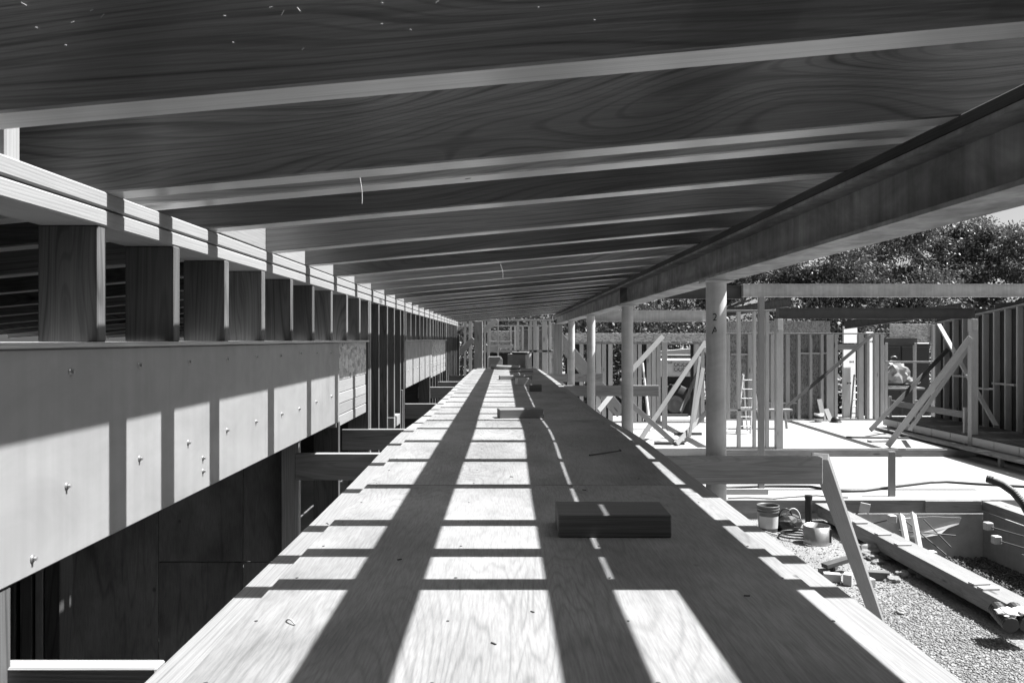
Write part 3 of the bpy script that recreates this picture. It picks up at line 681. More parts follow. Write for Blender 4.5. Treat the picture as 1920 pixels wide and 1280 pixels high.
# white foam panels and ladder seen through the doorway
for lab, p0, p1, y0, y1, Y in (('tall white foam panel leaning behind the doorway', 1574, 1609, 654, 786, 23.6), ('white foam panel fixed above the doorway', 1574, 1613, 612, 643, 23.8), ('narrow white foam panel right of the doorway post', 1619, 1640, 622, 784, 23.5)):
    q = thing('insulation_sheet', lab, 'panel', (Xat((p0 + p1) / 2, Y), Y, Zat(y1, Y)), 'white foam panels')
    xm = Xat((p0 + p1) / 2, Y)
    board('panel_board', (xm, Y, max(Zat(y1, Y), S2 + .003)), (xm, Y, Zat(y0, Y)), (p1 - p0) * Y / F, .05, 'white', q, up=(-.5, .87, 0))
    for (dx, py) in (((.1, 678), (-.02, 718)) if y0 == 654 else ((.04, 640),) if y0 == 622 else ()):
        for r_ in range(3):
            mk_ = dx - .10 + .07 * r_; c_ = Vector((xm, Y, Zat(py, Y))) + Vector((.5, -.87, 0)) * .0265 + Vector((.87, .5, 0)) * mk_; board('printed_mark', c_, c_ + Vector((.87, .5, 0)) * .05, .05 - .02 * (r_ % 2), .003, 'ink', q, up=(.5, -.87, 0), bev=0)
def ladder(lab, fa, fb, Y0, Y1, rungs, mat='alu', w=.4):
    """straight ladder from foot point fa to head point fb"""
    q = thing('ladder', lab, 'ladder', fa); fa = Vector(fa); fb = Vector(fb); s = Vector((w / 2, 0, 0))
    for sg in (-1, 1): board('rail', fa + sg * s, fb + sg * s, .028, .07, mat, q, up=(0, 1, 0))
    for k in range(rungs):
        c = fa.lerp(fb, (k + .7) / (rungs + .4)); tube('rung', [c - s * .97, c + s * .97], .016, mat, q, 8)
    return q
fa = P(1600, 785, 23.1); fa.z = S2 + .02
ladder('slim metal ladder leaning on the tall white foam panel', fa, P(1607, 702, 23.45), 0, 0, 6, w=.16)
# step ladder behind the near stud frame
f0 = Vector((Xat(1394, 19.3), 19.3, S2 + .02)); tp = P(1403, 702, 19.6)
sl_ = thing('step_ladder', 'open step ladder standing behind the nearest pipe column', 'ladder', f0)
for sg in (-.17, .17):
    board('rail', f0 + Vector((sg, 0, 0)), tp + Vector((sg * .7, 0, 0)), .03, .07, 'paint', sl_, up=(0, 1, 0))
    g0 = Vector((Xat(1415, 19.9) + sg, 19.95, S2 + .02)); board('rear_leg', g0, tp + Vector((sg * .7, .05, 0)), .028, .05, 'paint', sl_, up=(0, 1, 0))
for k in range(6):
    c = f0.lerp(tp, (k + .8) / 6.4); wd = .16 - .05 * (k + .8) / 6.4; board('step', c + Vector((-wd, 0, 0)), c + Vector((wd, 0, 0)), .09, .022, 'alu', sl_)
# saw bench on the far slab
bn = thing('saw_bench', 'low work bench of planks on legs in front of the strand-board wall', 'bench', P(1440, 790, 20.5))
Yb = 20.5
board('bench_top', P(1385, 768, Yb), P(1483, 768, Yb), .30, .045, 'pale', bn)
for px in (1392, 1410, 1462, 1475):
    board('leg', (Xat(px, Yb), Yb, S2), (Xat(px - 3, Yb), Yb, Zat(769, Yb)), .05, .05, 'stud', bn, up=(0, 1, 0))
for lab, px, h, Y in (('pale offcut leaning against the wall beside the thick post', 1545, 40, 22.4), ('shorter offcut leaning at the foot of the thick post', 1558, 22, 22.35)):
    b0 = Vector((Xat(px, Y), Y, S2)); tag(board('offcut', b0, b0 + Vector((-.05, .22, h * Y / F)), 9 * Y / F, .03, 'pale', None, up=(0, -1, .3)), lab, 'offcut')
pl = thing('paint_pail', 'small white pail at the foot of the strand-board wall', 'pail', (Xat(1535, 22.2), 22.2, S2))
lathe('pail_body', [(0, 0), (.10, 0), (.13, .24), (.12, .24), (.09, .02)], 'paint', pl, (Xat(1535, 22.2), 22.2, S2 + .001), 18)
lathe('pail_band', [(.121, .10), (.134, .10), (.142, .17), (.129, .17)], 'ink', pl, (Xat(1535, 22.2), 22.2, S2 + .001), 18)
hm = thing('hard_hat', 'dark hard hat lying on the slab at the wall foot', 'helmet', (Xat(1567, 22.1), 22.1, S2))
lathe('shell', [(.13, .03), (.125, .08), (.09, .14), (.04, .165), (0, .17)], 'black', hm, (Xat(1567, 22.1), 22.1, S2), 18); lathe('brim', [(.0, .03), (.17, .022), (.17, .03), (.12, .04)], 'black', hm, (Xat(1567, 22.1), 22.1, S2), 18)

# right stud wall running away from the camera
WX = 11.2
w3 = thing('tall_stud_wall', 'tall dark sheathed stud wall with sloping top at the right edge', 'wall', (WX, 18, S2))
def z3(y): return .76 + (17.15 - y) * .0957
ys = np.arange(13.6, 20.7, .41)
for y in ys:
    board('stud', (WX, y, -2.05), (WX, y, z3(y) - .04), .14, .042, 'stud', w3, up=(0, 1, 0))
board('top_plate', (WX, 13.4, z3(13.4) - .019), (WX, 20.75, z3(20.75) - .019), .14, .04, 'pale', w3)
board('bottom_plate', (WX, 13.4, -2.07), (WX, 20.75, -2.07), .14, .04, 'stud', w3)
for k in range(6):
    ya = 13.4 + 1.225 * k; yb = ya + 1.22; zt = z3((ya + yb) / 2) + .12
    board('plywood_panel', (WX + .081, (ya + yb) / 2, -2.3), (WX + .081, (ya + yb) / 2, zt), yb - ya - .006, .018, 'sheath', w3, up=(1, 0, 0), bev=.001)
for ya, yb, z in ((17.4, 18.2, -1.0), (18.3, 18.9, -1.15), (16.1, 16.9, .05), (19.0, 19.8, -.9)):
    board('nogging', (WX, ya, z), (WX, yb, z), .12, .045, 'stud', w3)
w5 = thing('end_stud_wall', 'sheathed wall with an opening at the back right of the slab', 'wall', (11, 23.2, S2))
Y = 23.2
board('osb_panel', (Xat(1668, Y), Y, .17), (Xat(1762, Y), Y, .17), .018, .55, 'osb', w5)
board('header', (Xat(1655, Y), Y - .08, Zat(640, Y)), (Xat(1716, Y), Y - .08, Zat(640, Y)), .09, .20, 'darkstud', w5)
for px, wp in ((1658, 5), (1712, 4), (1747, 6), (1757, 6)): board('stud', (Xat(px, Y), Y - .09, S2), (Xat(px, Y), Y - .09, -.1 if px < 1740 else .42), .10, wp * Y / F, 'stud', w5, up=(1, 0, 0))
board('rail', (Xat(1655, Y), Y - .16, Zat(678, Y)), (Xat(1750, Y), Y - .16, Zat(678, Y)), .09, .05, 'pale', w5)
for lab, pa, ya, pb_, yb, mm, w in (('dark diagonal brace from the slab to the right wall', (1632, 806), 18.9, (1777, 655), 20.0, 'darkstud', .10), ('long pale diagonal brace from the curb to the right beam post', (1664, 836), 16.95, (1820, 632), 16.62, 'stud', .12),
                             ('second pale brace behind the long one on the right beam post', (1705, 806), 18.2, (1817, 650), 16.95, 'stud', .09), ('diagonal brace crossing down the right stud wall', (1760, 608), 19.6, (1868, 798), 17.2, 'stud', .10)):
    tag(board('brace', P(*pa, ya), P(*pb_, yb), w, .04, mm, None, up=(0, -1, 0)), lab, 'brace', 'diagonal braces at the right')
# insulated kerb and walk planks along the right wall
kb = thing('insulated_kerb', 'raised kerb with white foam edge along the right stud wall', 'kerb', (10.4, 17.5, S2))
board('kerb_top', (10.45, 13.6, -2.02), (10.45, 20.6, -2.02), 1.3, .05, 'darkstud', kb)
for k in range(9):
    board('foam_strip', (9.83, 13.6 + .78 * k + .01, -2.13), (9.83, 14.38 + .78 * k - .01, -2.13), .05, .165, 'white', kb)
board('kerb_core', (10.5, 13.6, -2.22), (10.5, 20.6, -2.22), 1.2, .34, 'oldconc', kb)
pk = thing('walk_plank', 'weathered plank on short posts along the foot of the kerb', 'plank', (9.5, 17.5, S2))
board('plank', (9.55, 13.6, -2.24), (9.55, 20.2, -2.24), .28, .04, 'grey', pk)
for y in (13.9, 15.3, 17.0, 18.5, 19.9): board('support', (9.55, y, SZ if y < 16.6 else S2), (9.55, y, -2.261), .08, .08, 'grey', pk, up=(0, 1, 0))
gr = thing('guard_rail', 'low timber guard rail above the kerb at the right', 'rail', (9.8, 18.5, S2))
board('rail', (9.9, 16.9, -1.62), (9.9, 20.4, -1.62), .04, .14, 'grey', gr)
for y in (17.0, 19.0, 20.3): board('rail_post', (9.84, y, S2), (9.84, y, -1.45), .06, .06, 'stud', gr, up=(0, 1, 0))
bd = board('form_board', (8.0, 18.6, S2 + .02), (9.35, 18.4, S2 + .02), .09, .035, 'darkstud', None); tag(bd, 'dark board lying on the slab under the pale braces', 'board')
bd2 = board('foot_block', P(1630, 808, 17.8), P(1662, 806, 17.9), .16, .05, 'stud', None); bd2.location.z = S2 + .03; tag(bd2, 'small timber foot block under the dark diagonal brace', 'block')

# things beyond the opening: dark site cabinet, plastic sheet, work table
cx, cy = Xat(1688, 27.0), 27.0
cbn = thing('site_cabinet', 'dark steel cabinet with double doors seen through the back opening', 'cabinet', (cx, cy, GZ))
box('cabinet_body', (cx - 1.0, cy, GZ), (cx + 1.0, cy + 1.2, -.12), 'black', cbn, .02)
for s in (-1, 1):
    d = box('door', (cx + s * .5 - .46, cy - .03, GZ + .12), (cx + s * .5 + .46, cy - .002, -.25), 'black', cbn, .008)
    box('door_frame', (cx + s * .5 - .47, cy - .045, -.27), (cx + s * .5 + .47, cy - .032, -.24), 'dsteel', cbn, 0)
tube('door_handle', [(cx - .35, cy - .06, -.62), (cx - .30, cy - .09, -.58), (cx - .2, cy - .09, -.58), (cx - .15, cy - .06, -.62)], .02, 'alu', cbn, 8)
def crumple(name, lab, c, rx, ry, rz, mat, cat, seed):
    r = random.Random(seed); bm = bmesh.new(); bmesh.ops.create_icosphere(bm, subdivisions=3, radius=1)
    from mathutils import noise as nz
    for v in bm.verts:
        k = 1 + .45 * nz.noise(v.co * 2.3 + Vector((seed, 0, 0))) + .15 * nz.noise(v.co * 4 + Vector((0, seed, 0))); v.co = Vector((v.co.x * rx, v.co.y * ry, v.co.z * rz)) * k
        v.co.z = max(v.co.z, -rz * .55)
    return tag(bm_obj(name, bm, mat, None, c), lab, cat)
tb = thing('work_table', 'cluttered site table beyond the back opening', 'table', P(1690, 760, 25))
board('table_top', P(1655, 727, 25), P(1722, 727, 25), .8, .06, 'pale', tb)
for px in (1660, 1690, 1716): board('leg', (Xat(px, 25), 25, GZ), (Xat(px, 25), 25, Zat(728, 25)), .08, .08, 'darkstud', tb, up=(0, 1, 0))
pz = P(1678, 722, 25); crumple('plastic_sheet', 'crumpled heap of clear plastic sheet on the site table', pz + Vector((0, 0, .30)), .42, .3, .42, 'film', 'plastic sheet', 3)
crumple('tarpaulin', 'grey crumpled tarpaulin lying on the table beside the plastic heap', P(1706, 722, 25) + Vector((0, 0, .10)), .25, .3, .14, 'card', 'tarpaulin', 9)
crumple('sack_heap', 'pale crumpled sacks seen through the doorway left of the foam panel', P(1568, 720, 24.6), .22, .3, .26, 'film', 'sacks', 5)
pt = thing('pallet_stack', 'low stack of blocks on a pallet behind the doorway', 'pallet', P(1572, 785, 24.5)); q = P(1572, 790, 24.5)
box('pallet', q + Vector((-.4, -.3, -.14)), q + Vector((.4, .3, 0)), 'grey', pt)
for k in range(3): box('concrete_block', q + Vector((-.38 + .26 * k, -.25, .002)), q + Vector((-.14 + .26 * k, .25, .2)), 'conc', pt)

# ------------------------------------------------------------------ middle distance behind the columns
Y = 22.0
w4 = studw('long_header_wall', 'long stud wall with a strand-board band behind the pipe columns', Y, [(1068, 8), (1090, 7), (1122, 9), (1132, 8), (1144, 8), (1190, 7), (1199, 7), (1216, 8), (1225, 8), (1234, 8), (1306, 9), (1316, 7)], S2, -.09, 'stud', x0=1060, x1=1322)
board('rim_board', (Xat(1060, Y), Y - .06, .045), (Xat(1322, Y), Y - .06, .045), .03, .24, 'osb', w4)
board('nogging', (Xat(1188, Y), Y, Zat(709, Y)), (Xat(1232, Y), Y, Zat(709, Y)), .09, .045, 'stud', w4)
for pa in (1070, 1100, 1118, 1188, 1196):
    pass
board('dark_backing', (Xat(1195, Y), Y + .10, S2), (Xat(1195, Y), Y + .10, -.12), 24 * Y / F, .018, 'sheath', w4, up=(0, 1, 0))  # these near-black sheets stand in for the dark interior between the studs
for pa, pb_ in ((1060, 1096), (1132, 1150), (1208, 1240), (1296, 1322)):
    board('dark_backing', (Xat((pa + pb_) / 2, Y), Y + .10, S2), (Xat((pa + pb_) / 2, Y), Y + .10, -.12), (pb_ - pa) * Y / F, .018, 'sheath', w4, up=(0, 1, 0))
tag(board('timber_post', (Xat(1246, 20.5), 20.5, S2), (Xat(1246, 20.5), 20.5, Zat(640, 20.5)), .12, .12, 'stud', None, up=(0, 1, 0)), 'square pale post in front of the parked machine', 'post')
for lab, a, b_, w, mm in (('pale brace rising to the right past the parked machine', P(1202, 822, 17.5), P(1323, 640, 18.5), .10, 'bracew'), ('short brace rising towards the near column foot', P(1268, 832, 17.2), P(1325, 772, 18.5), .10, 'bracew'),
    ('doubled brace rising to the strand-board band between two columns', P(1165, 715, 20.8), P(1243, 630, 21.6), .13, 'bracew'), ('brace falling to the right behind the second column', P(1150, 728, 16.5), P(1262, 828, 17.3), .11, 'bracew'),
    ('dark brace standing in front of the machine wheel', P(1276, 772, 20.0), P(1312, 690, 21.5), .09, 'darkstud'), ('brace rising left of the near column', P(1298, 800, 18.0), P(1318, 690, 18.6), .09, 'bracew'),
    ('steep thin pale brace just left of the near column', P(1293, 818, 17.5), P(1312, 668, 18.2), .06, 'bracew'), ('brace crossing low between the second and third columns', P(1122, 770, 18.0), P(1152, 733, 18.6), .11, 'bracew')):
    tag(board('brace', a, b_, w, .04, mm, None, up=(0, -1, 0)), lab, 'brace', 'diagonal braces in the middle distance')
for i, (px, pyf) in enumerate(((1255, 833), (1290, 815), (1270, 780))):
    Yq = -S2 * F / (pyf - VY); c = Vector((Xat(px, Yq), Yq, S2 + .03)); tag(box('foot_block', c + Vector((-.32, -.07, -.029)), c + Vector((.32, .07, .03)), 'darkstud'), ('timber foot block under the short brace', 'timber foot block left of the near column', 'dark timber foot block before the machine')[i], 'block', 'foot blocks under braces')
pp = thing('shore_prop', 'thin white and black adjustable prop leaning behind the second column', 'prop', P(1219, 782, 20.0))
a, b_ = P(1219, 782, 20.0), P(1205, 680, 20.6); a.z = S2
tube('lower_tube', [a, a.lerp(b_, .55)], .035, 'paint', pp, 12); tube('upper_tube', [a.lerp(b_, .55), b_], .026, 'paint', pp, 12); tube('collar', [a.lerp(b_, .53), a.lerp(b_, .58)], .045, 'ink', pp, 12)
tube('collar', [a.lerp(b_, .18), a.lerp(b_, .22)], .040, 'ink', pp, 12)
# parked site machine
mx, my = Xat(1268, 26.0), 26.0
mc = thing('site_machine', 'pale site machine with a big black wheel parked behind the frames', 'machine', (mx, my, GZ))
box('body_panel', (mx - .65, my, Zat(706, my)), (mx + .65, my + 1.2, Zat(672, my)), 'paint', mc, .05)
box('engine_cover', (mx - .65, my + .1, Zat(672, my) + .003), (mx + .6, my + 1.1, Zat(664, my)), 'dsteel', mc, .05)
box('chassis', (mx - .65, my + .15, Zat(745, my)), (mx + .65, my + 1.1, Zat(707, my)), 'black', mc, .02)
wc = Vector((Xat(1264, my), my - .06, Zat(757, my))); wr = wc.z - GZ
wh = lathe('tyre', [(wr * .45, -.14), (wr * .93, -.16), (wr, -.10), (wr, .10), (wr * .93, .16), (wr * .45, .14)], 'rubber', mc, wc, 36); wh.rotation_euler = (R(90), 0, 0)
rm = lathe('rim', [(0, .06), (wr * .12, .07), (wr * .2, .03), (wr * .38, .06), (wr * .45, .12), (wr * .45, -.12)], 'card', mc, wc, 30); rm.rotation_euler = (R(90), 0, 0)
for k in range(14):
    t = 2 * math.pi * k / 14; e = box('tread_lug', (-.04, -.17, -.03), (.04, .17, .03), 'rubber', mc, .004); e.location = wc - Vector(mc.location) + Vector((math.cos(t) * wr * .985, 0, math.sin(t) * wr * .985)); e.rotation_euler = (0, -t + R(90), 0)
text('machine_number', '549', .11, (mx - .21, my - .004, Zat(680, my)), (R(90), 0, 0), 'ink', mc, .002)
box('notice', (mx - .10, my - .012, Zat(698, my)), (mx + .62, my - .004, Zat(677, my)), 'label', mc, 0)
for r_ in range(2):
    for k in range(5):
        o = lathe('notice_mark', [(.05, 0), (.065, 0), (.065, .004), (.05, .004)], 'ink', mc, (mx - .01 + .14 * k, my - .013, Zat(683 + 9 * r_, my)), 14); o.rotation_euler = (R(90), 0, 0)
board('boom', (mx - .7, my + .5, Zat(664, my)), (mx + 1.4, my + .5, Zat(654, my)), .25, .16, 'paint', mc)
# stairs right of the walkway end
stt = thing('open_stair', 'open timber stair falling to the right beyond the fourth column', 'stair', P(1080, 770, 19.0))
for dy in (-.0, .9):
    board('stringer', P(1030, 610, 19.0) + Vector((0, dy, 0)), P(1165, 775, 19.0) + Vector((0, dy, 0)), .05, .26, 'pale', stt)
for k in range(11):
    c = P(1030, 610, 19.0).lerp(P(1165, 775, 19.0), (k + .5) / 11); board('tread', c + Vector((-.02, .03, .0)), c + Vector((-.02, .87, .0)), .26, .04, 'stud', stt)
# end of the walkway: big post, frames
tag(board('timber_post', (Xat(897, 16.6), 16.6, S2 if 0 else -2.45), (Xat(897, 16.6), 16.6, under(-.5) - .003), .17, .17, 'joist', None, up=(0, 1, 0)), 'thick square post at the left end of the walkway', 'post')
tag(board('timber_post', (Xat(854, 16.2), 16.2, -2.42), (Xat(854, 16.2), 16.2, Zat(627, 16.2)), .16, .14, 'darkstud', None, up=(0, 1, 0)), 'dark post at the far end of the left stud wall', 'post')
Y = 18.4
w6 = studw('end_frame', 'open stud frame across the far end of the walkway', Y, [(872, 4), (882, 6), (909, 4), (916, 5), (934, 3), (971, 4), (995, 4), (1003, 7), (1021, 9), (1031, 4)], S2, .46, 'stud', x0=862, x1=1038)
board('sill', (Xat(935, Y), Y, Zat(658, Y)), (Xat(1037, Y), Y, Zat(658, Y)), .14, .05, 'pale', w6)
board('sill', (Xat(909, Y), Y, Zat(655, Y)), (Xat(936, Y), Y, Zat(655, Y)), .10, .12, 'stud', w6)
board('rail', (Xat(862, Y), Y, Zat(679, Y)), (Xat(892, Y), Y, Zat(679, Y)), .08, .08, 'dsteel', w6)
board('knee_wall', (Xat(905, Y), Y + .08, Zat(674, Y)), (Xat(1006, Y), Y + .08, Zat(674, Y)), .02, .32, 'sheath', w6)
for lab, a, b_ in (('brace rising right behind the thick post at the walkway end', P(905, 622, 17.6), P(932, 599, 17.6)), ('brace rising right left of the thick post at the walkway end', P(862, 662, 17.0), P(888, 635, 17.0))):
    tag(board('brace', a, b_, .04, .12, 'stud', None), lab, 'brace', 'braces at the walkway end')
Y = 24.0
w7 = studw('back_frame', 'far stud frame with sheathing seen beyond the walkway end', Y, [(918, 4), (958, 3), (966, 4), (980, 4), (992, 4), (1008, 5), (1024, 5)], S2, .42, 'stud', x0=862, x1=1040)
board('osb_panel', (Xat(915, Y), Y + .09, -.02), (Xat(978, Y), Y + .09, -.02), .018, .55, 'osb', w7)
board('dark_backing', (Xat(978, Y), Y + .09, -.8), (Xat(1040, Y), Y + .09, -.8), .018, 2.2, 'darkply', w7)
board('rail', (Xat(915, Y), Y - .08, Zat(640, Y)), (Xat(960, Y), Y - .08, Zat(640, Y)), .05, .05, 'pale', w7)
board('rail', (Xat(915, Y), Y - .08, Zat(649, Y)), (Xat(962, Y), Y - .08, Zat(649, Y)), .05, .10, 'pale', w7)

# ------------------------------------------------------------------ pit, form boards, rebar
fp = thing('form_plank', 'long pale plank on edge boards running along the left side of the pit', 'plank', (4.86, 9.6, GZ))
board('plank', (4.86, 7.3, -2.50), (4.86, 10.2, -2.50), .285, .04, 'bracew', fp); board('plank', (4.86, 10.21, -2.505), (4.86, 12.1, -2.505), .27, .04, 'bracew', fp)
board('side_board', (4.745, 7.4, -2.592), (4.745, 12.0, -2.592), .04, .14, 'grey', fp); board('side_board', (5.00, 7.4, -2.66), (5.00, 12.0, -2.66), .04, .28, 'grey', fp)
for y in (7.9, 8.05, 9.6, 10.1, 10.75): board('cleat', (4.72, y, -2.468), (4.90, y + .02, -2.468), .09, .022, 'stud', fp)
bf = thing('pit_form', 'weathered form boards with smooth panel below at the back of the pit', 'form', (6.2, 12.16, PZ))
board('form_board', (1.5, 12.165, -2.55), (7.42, 12.165, -2.55), .04, .20, 'grey', bf)
board('form_board', (6.4, 12.10, -2.535), (7.25, 12.10, -2.535), .035, .17, 'joist', bf)
board('form_panel', (5.05, 12.15, -3.02), (7.35, 12.15, -3.02), .02, .735, 'label', bf)
V = [(6.0, 0, -2.72), (6.05, -.01, -2.98), (6.2, -.02, -3.03), (6.35, -.03, -3.0), (6.6, -.05, -2.95), (6.72, -.03, -2.86), (6.9, -.02, -2.80), (6.95, 0, -2.71), (6.5, 0, -2.69)]
tp = mesh_obj('torn_paper', [(x, 12.10 + y, z) for x, y, z in V] + [(x + .01, 12.125 + y, z) for x, y, z in V], [tuple(range(9)), tuple(range(9, 18))[::-1]] + [(i, (i + 1) % 9, 9 + (i + 1) % 9, 9 + i) for i in range(9)], 'white'); tag(tp, 'torn pale paper sheet hanging on the back panel of the pit', 'paper')
rf = thing('side_form', 'form boards along the right side of the pit with sunlit top', 'form', (7.4, 10, PZ))
board('form_board', (7.42, 6.0, -2.53), (7.42, 12.12, -2.53), .28, .14, 'grey', rf)
board('form_panel', (7.30, 6.0, -3.0), (7.30, 12.12, -3.0), .02, .76, 'lvl', rf)
for k, (x, y, z, dx, dy, dz) in enumerate(((5.45, 11.95, -2.78, .22, -.5, .22), (5.75, 12.0, -2.95, .5, -.7, -.18), (6.05, 12.05, -2.72, .55, -.45, -.55), (6.35, 12.05, -2.72, .35, -.3, -.45), (5.9, 11.9, -2.85, .95, -.2, -.05), (7.28, 10.6, -2.72, -.5, .9, .08), (7.28, 10.2, -2.85, -.6, 1.0, .1), (7.28, 9.8, -3.0, -.55, .9, .2))):
    p0 = Vector((x, y, z)); p1 = p0 + Vector((dx, dy, dz)) * .8
    q = thing('rebar_dowel', ('rebar dowel with pale cap at the left of the pit back', 'second rebar dowel low on the pit back', 'long rebar dowel slanting down in the pit middle', 'rebar dowel slanting beside the torn paper', 'horizontal rebar dowel across the pit', 'upper rebar dowel from the right pit form', 'middle rebar dowel from the right pit form', 'lower rebar dowel from the right pit form')[k], 'rebar', p0, 'rebar dowels in the pit')
    tube('bar', [p0, p1], .010, 'rust', q, 8)
    if k in (0, 1, 5, 6): box('cap', p1 - Vector((.05, .05, .05)), p1 + Vector((.05, .05, .06)), 'label', q, .008)
for k, (px, py) in enumerate(((1612, 948), (1690, 965), (1712, 962))):
    if k == 0: continue
    a = Vector((Xat(px, 10.9), 10.9, Zat(py, 10.9))); b_ = Vector((Xat(px + 48, 9.6), 9.8, PZ + .1)); tag(board('leaning_stud', a, b_, .09, .04, 'stud', None, up=(.5, -1, .3)), ('left leaning stud standing in the pit', 'right leaning stud standing in the pit')[k - 1], 'stud')
qv = thing('form_tie_plate', 'pale square plate on a bar above the long plank', 'plate', P(1612, 952, 11.4)); a = P(1612, 950, 11.4)
board('plate', a, a + Vector((.14, 0, -.03)), .02, .14, 'label', qv); tube('bar', [a + Vector((.03, 0, -.05)), a + Vector((-.18, .2, -.28))], .009, 'rust', qv, 6)
tp_ = [(6.0, 12.13, -2.75), (6.25, 12.125, -2.95), (6.62, 12.12, -2.8), (6.85, 12.13, -2.66), (7.0, 12.125, -2.72), (6.9, 12.12, -2.95), (6.4, 12.12, -3.05)]

# corrugated drain pipes
def corr(name, lab, pts, r):
    q = thing(name, lab, 'pipe', pts[0]); P_ = [Vector(p) for p in pts]
    L = [0]
    for a, b2 in zip(P_[:-1], P_[1:]): L.append(L[-1] + (b2 - a).length)
    n = int(L[-1] / .014); out = []; rad = []
    for i in range(n + 1):
        s = L[-1] * i / n; k = max(j for j in range(len(L)) if L[j] <= s + 1e-9); k = min(k, len(P_) - 2); t = (s - L[k]) / (L[k + 1] - L[k])
        out.append(P_[k].lerp(P_[k + 1], t)); rad.append(r * (1 + .07 * math.sin(i * math.pi / 1.0 + .5)) if i % 2 else r * .93)
    tube('pipe', out, r, 'black', q, 16, False, rad); return q
arc = [P(1850, 897, 10.2), P(1862, 900, 10.15), P(1880, 908, 10.1), P(1900, 922, 10.0), P(1918, 943, 9.9), P(1932, 968, 9.8), P(1945, 1000, 9.75)]
corr('drain_pipe', 'black corrugated pipe curving down over the slab edge at right', arc, .05)
for i, px in enumerate((1884, 1916)):
    a = P(px + 12, 1172, 7.05); q = corr('drain_pipe', ('left black corrugated pipe end below the long plank', 'right black corrugated pipe end below the long plank')[i], [a, a + Vector((.03, .26, .06))], .075)
    crumple('torn_wrap', ('torn white wrap on the left corrugated pipe end', 'torn white wrap on the right corrugated pipe end')[i], a + Vector((.02, .10, .085)), .08, .09, .035, 'white', 'wrap', 11 + i)

# ------------------------------------------------------------------ small things on the gravel
bk = thing('bucket', 'big ribbed plastic bucket with a pale label on the gravel', 'bucket', (Xat(1440, 11.45), 11.45, GZ)); c = (Xat(1440, 11.45), 11.45, GZ + .001)
lathe('bucket_body', [(0, 0), (.128, 0), (.132, .01), (.144, .27), (.152, .275), (.152, .29), (.146, .295), (.147, .31), (.155, .315), (.155, .33), (.149, .335), (.15, .35), (.157, .352), (.157, .372), (.147, .372), (.143, .35), (.125, .02), (0, .02)], 'pail', bk, c, 32)
V = []; Fc = []
for i in range(17):
    t = R(-165 + 8.5 * i)
    for z, r in ((.055, .1365), (.225, .1435)): V.append((r * math.cos(t), r * math.sin(t), z))
for i in range(16): Fc.append((2 * i, 2 * i + 2, 2 * i + 3, 2 * i + 1))
mesh_obj('bucket_label', V, Fc, 'label', bk, c, None, True)
tube('handle', [Vector(c) + Vector((.155 * math.cos(t), -.02 - .1 * math.sin(t), .33 - .03 * math.sin(t))) for t in np.linspace(0, math.pi, 12)], .004, 'alu', bk, 6)
rc = (Xat(1531, 10.75), 10.75, GZ)
rg = thing('metal_ring', 'shiny open metal ring standing on the gravel', 'ring', rc)
lathe('ring_band', [(.172, .0), (.172, .24), (.168, .24), (.168, .0)], 'alu', rg, (rc[0], rc[1], rc[2] + .004), 40)
box('clasp', Vector(rc) + Vector((.14, -.12, .03)), Vector(rc) + Vector((.155, -.10, .22)), 'black', rg, .002)
tb_ = thing('tool_bag', 'dark tool bag with looped handles beside the bucket', 'tool bag', (Xat(1477, 11.5), 11.5, GZ)); c = Vector((Xat(1477, 11.5), 11.5, GZ))
bm = bmesh.new(); bmesh.ops.create_icosphere(bm, subdivisions=3, radius=1)
for v in bm.verts: v.co = Vector((v.co.x * .20, v.co.y * .15, max(-.0, v.co.z * .14 + .10))) + Vector((random.uniform(-.012, .012), 0, random.uniform(-.012, .012)))
bm_obj('bag_body', bm, 'black', tb_, c)
for s in (-.05, .06): tube('handle', [c + Vector((s + .10 * math.cos(t), -.05, .16 + .16 * math.sin(t))) for t in np.linspace(.1, 3.0, 10)], .011, 'label' if s > 0 else 'black', tb_, 6)
c = Vector((Xat(1495, 11.0), 11.0, GZ)); hd = tube('hose', [c + Vector((.26 * math.cos(t) * (1 - .02 * t), .2 * math.sin(t), .02 + .006 * t)) for t in np.linspace(0, 14, 90)], .012, 'black', None, 6); tag(hd, 'coiled dark cable lying on the gravel right of the bucket', 'cable')
tag(tube('hose', [P(1496, 1020, 10.7) + Vector((0, 0, .0)), P(1499, 1035, 10.4), P(1508, 1052, 10.0), P(1520, 1062, 9.8)], .009, 'label', None, 6), 'thin pale cable by the metal ring', 'cable')
tag(tube('hose', [(Xat(px, 11.9), 11.9 - .2 * i, GZ + .02) for i, px in enumerate((1370, 1385, 1400, 1412, 1424))], .012, 'label', None, 6), 'pale hose end at the left of the bucket', 'hose')
# hose over the near slab (the wavy dark line)
tag(tube('air_hose', [(Xat(px, -SZ * F / (py - VY)), -SZ * F / (py - VY), SZ + .022) for px, py in ((1362, 916), (1440, 913), (1520, 914), (1570, 923), (1620, 922), (1680, 914), (1745, 906), (1775, 905), (1830, 909), (1920, 914), (1990, 918))], .021, 'black', None, 8), 'dark air hose snaking across the bright near slab', 'hose')
tag(tube('air_hose', [(Xat(px, -SZ * F / (py - VY)), -SZ * F / (py - VY), SZ + .014) for px, py in ((1365, 935), (1400, 934), (1450, 936), (1480, 933), (1530, 930), (1560, 933), (1590, 934))], .010, 'black', None, 6), 'thin dark hose along the front edge of the near slab', 'hose')
c = Vector((Xat(1516, 11.9), 11.9, GZ)); q = thing('pipe_stub', 'short black pipe stub standing at the slab edge', 'pipe', c); tube('pipe', [c, c + Vector((0, 0, .42))], .05, 'black', q, 18); tube('collar', [c + Vector((0, 0, .37)), c + Vector((0, 0, .425))], .056, 'black', q, 18)
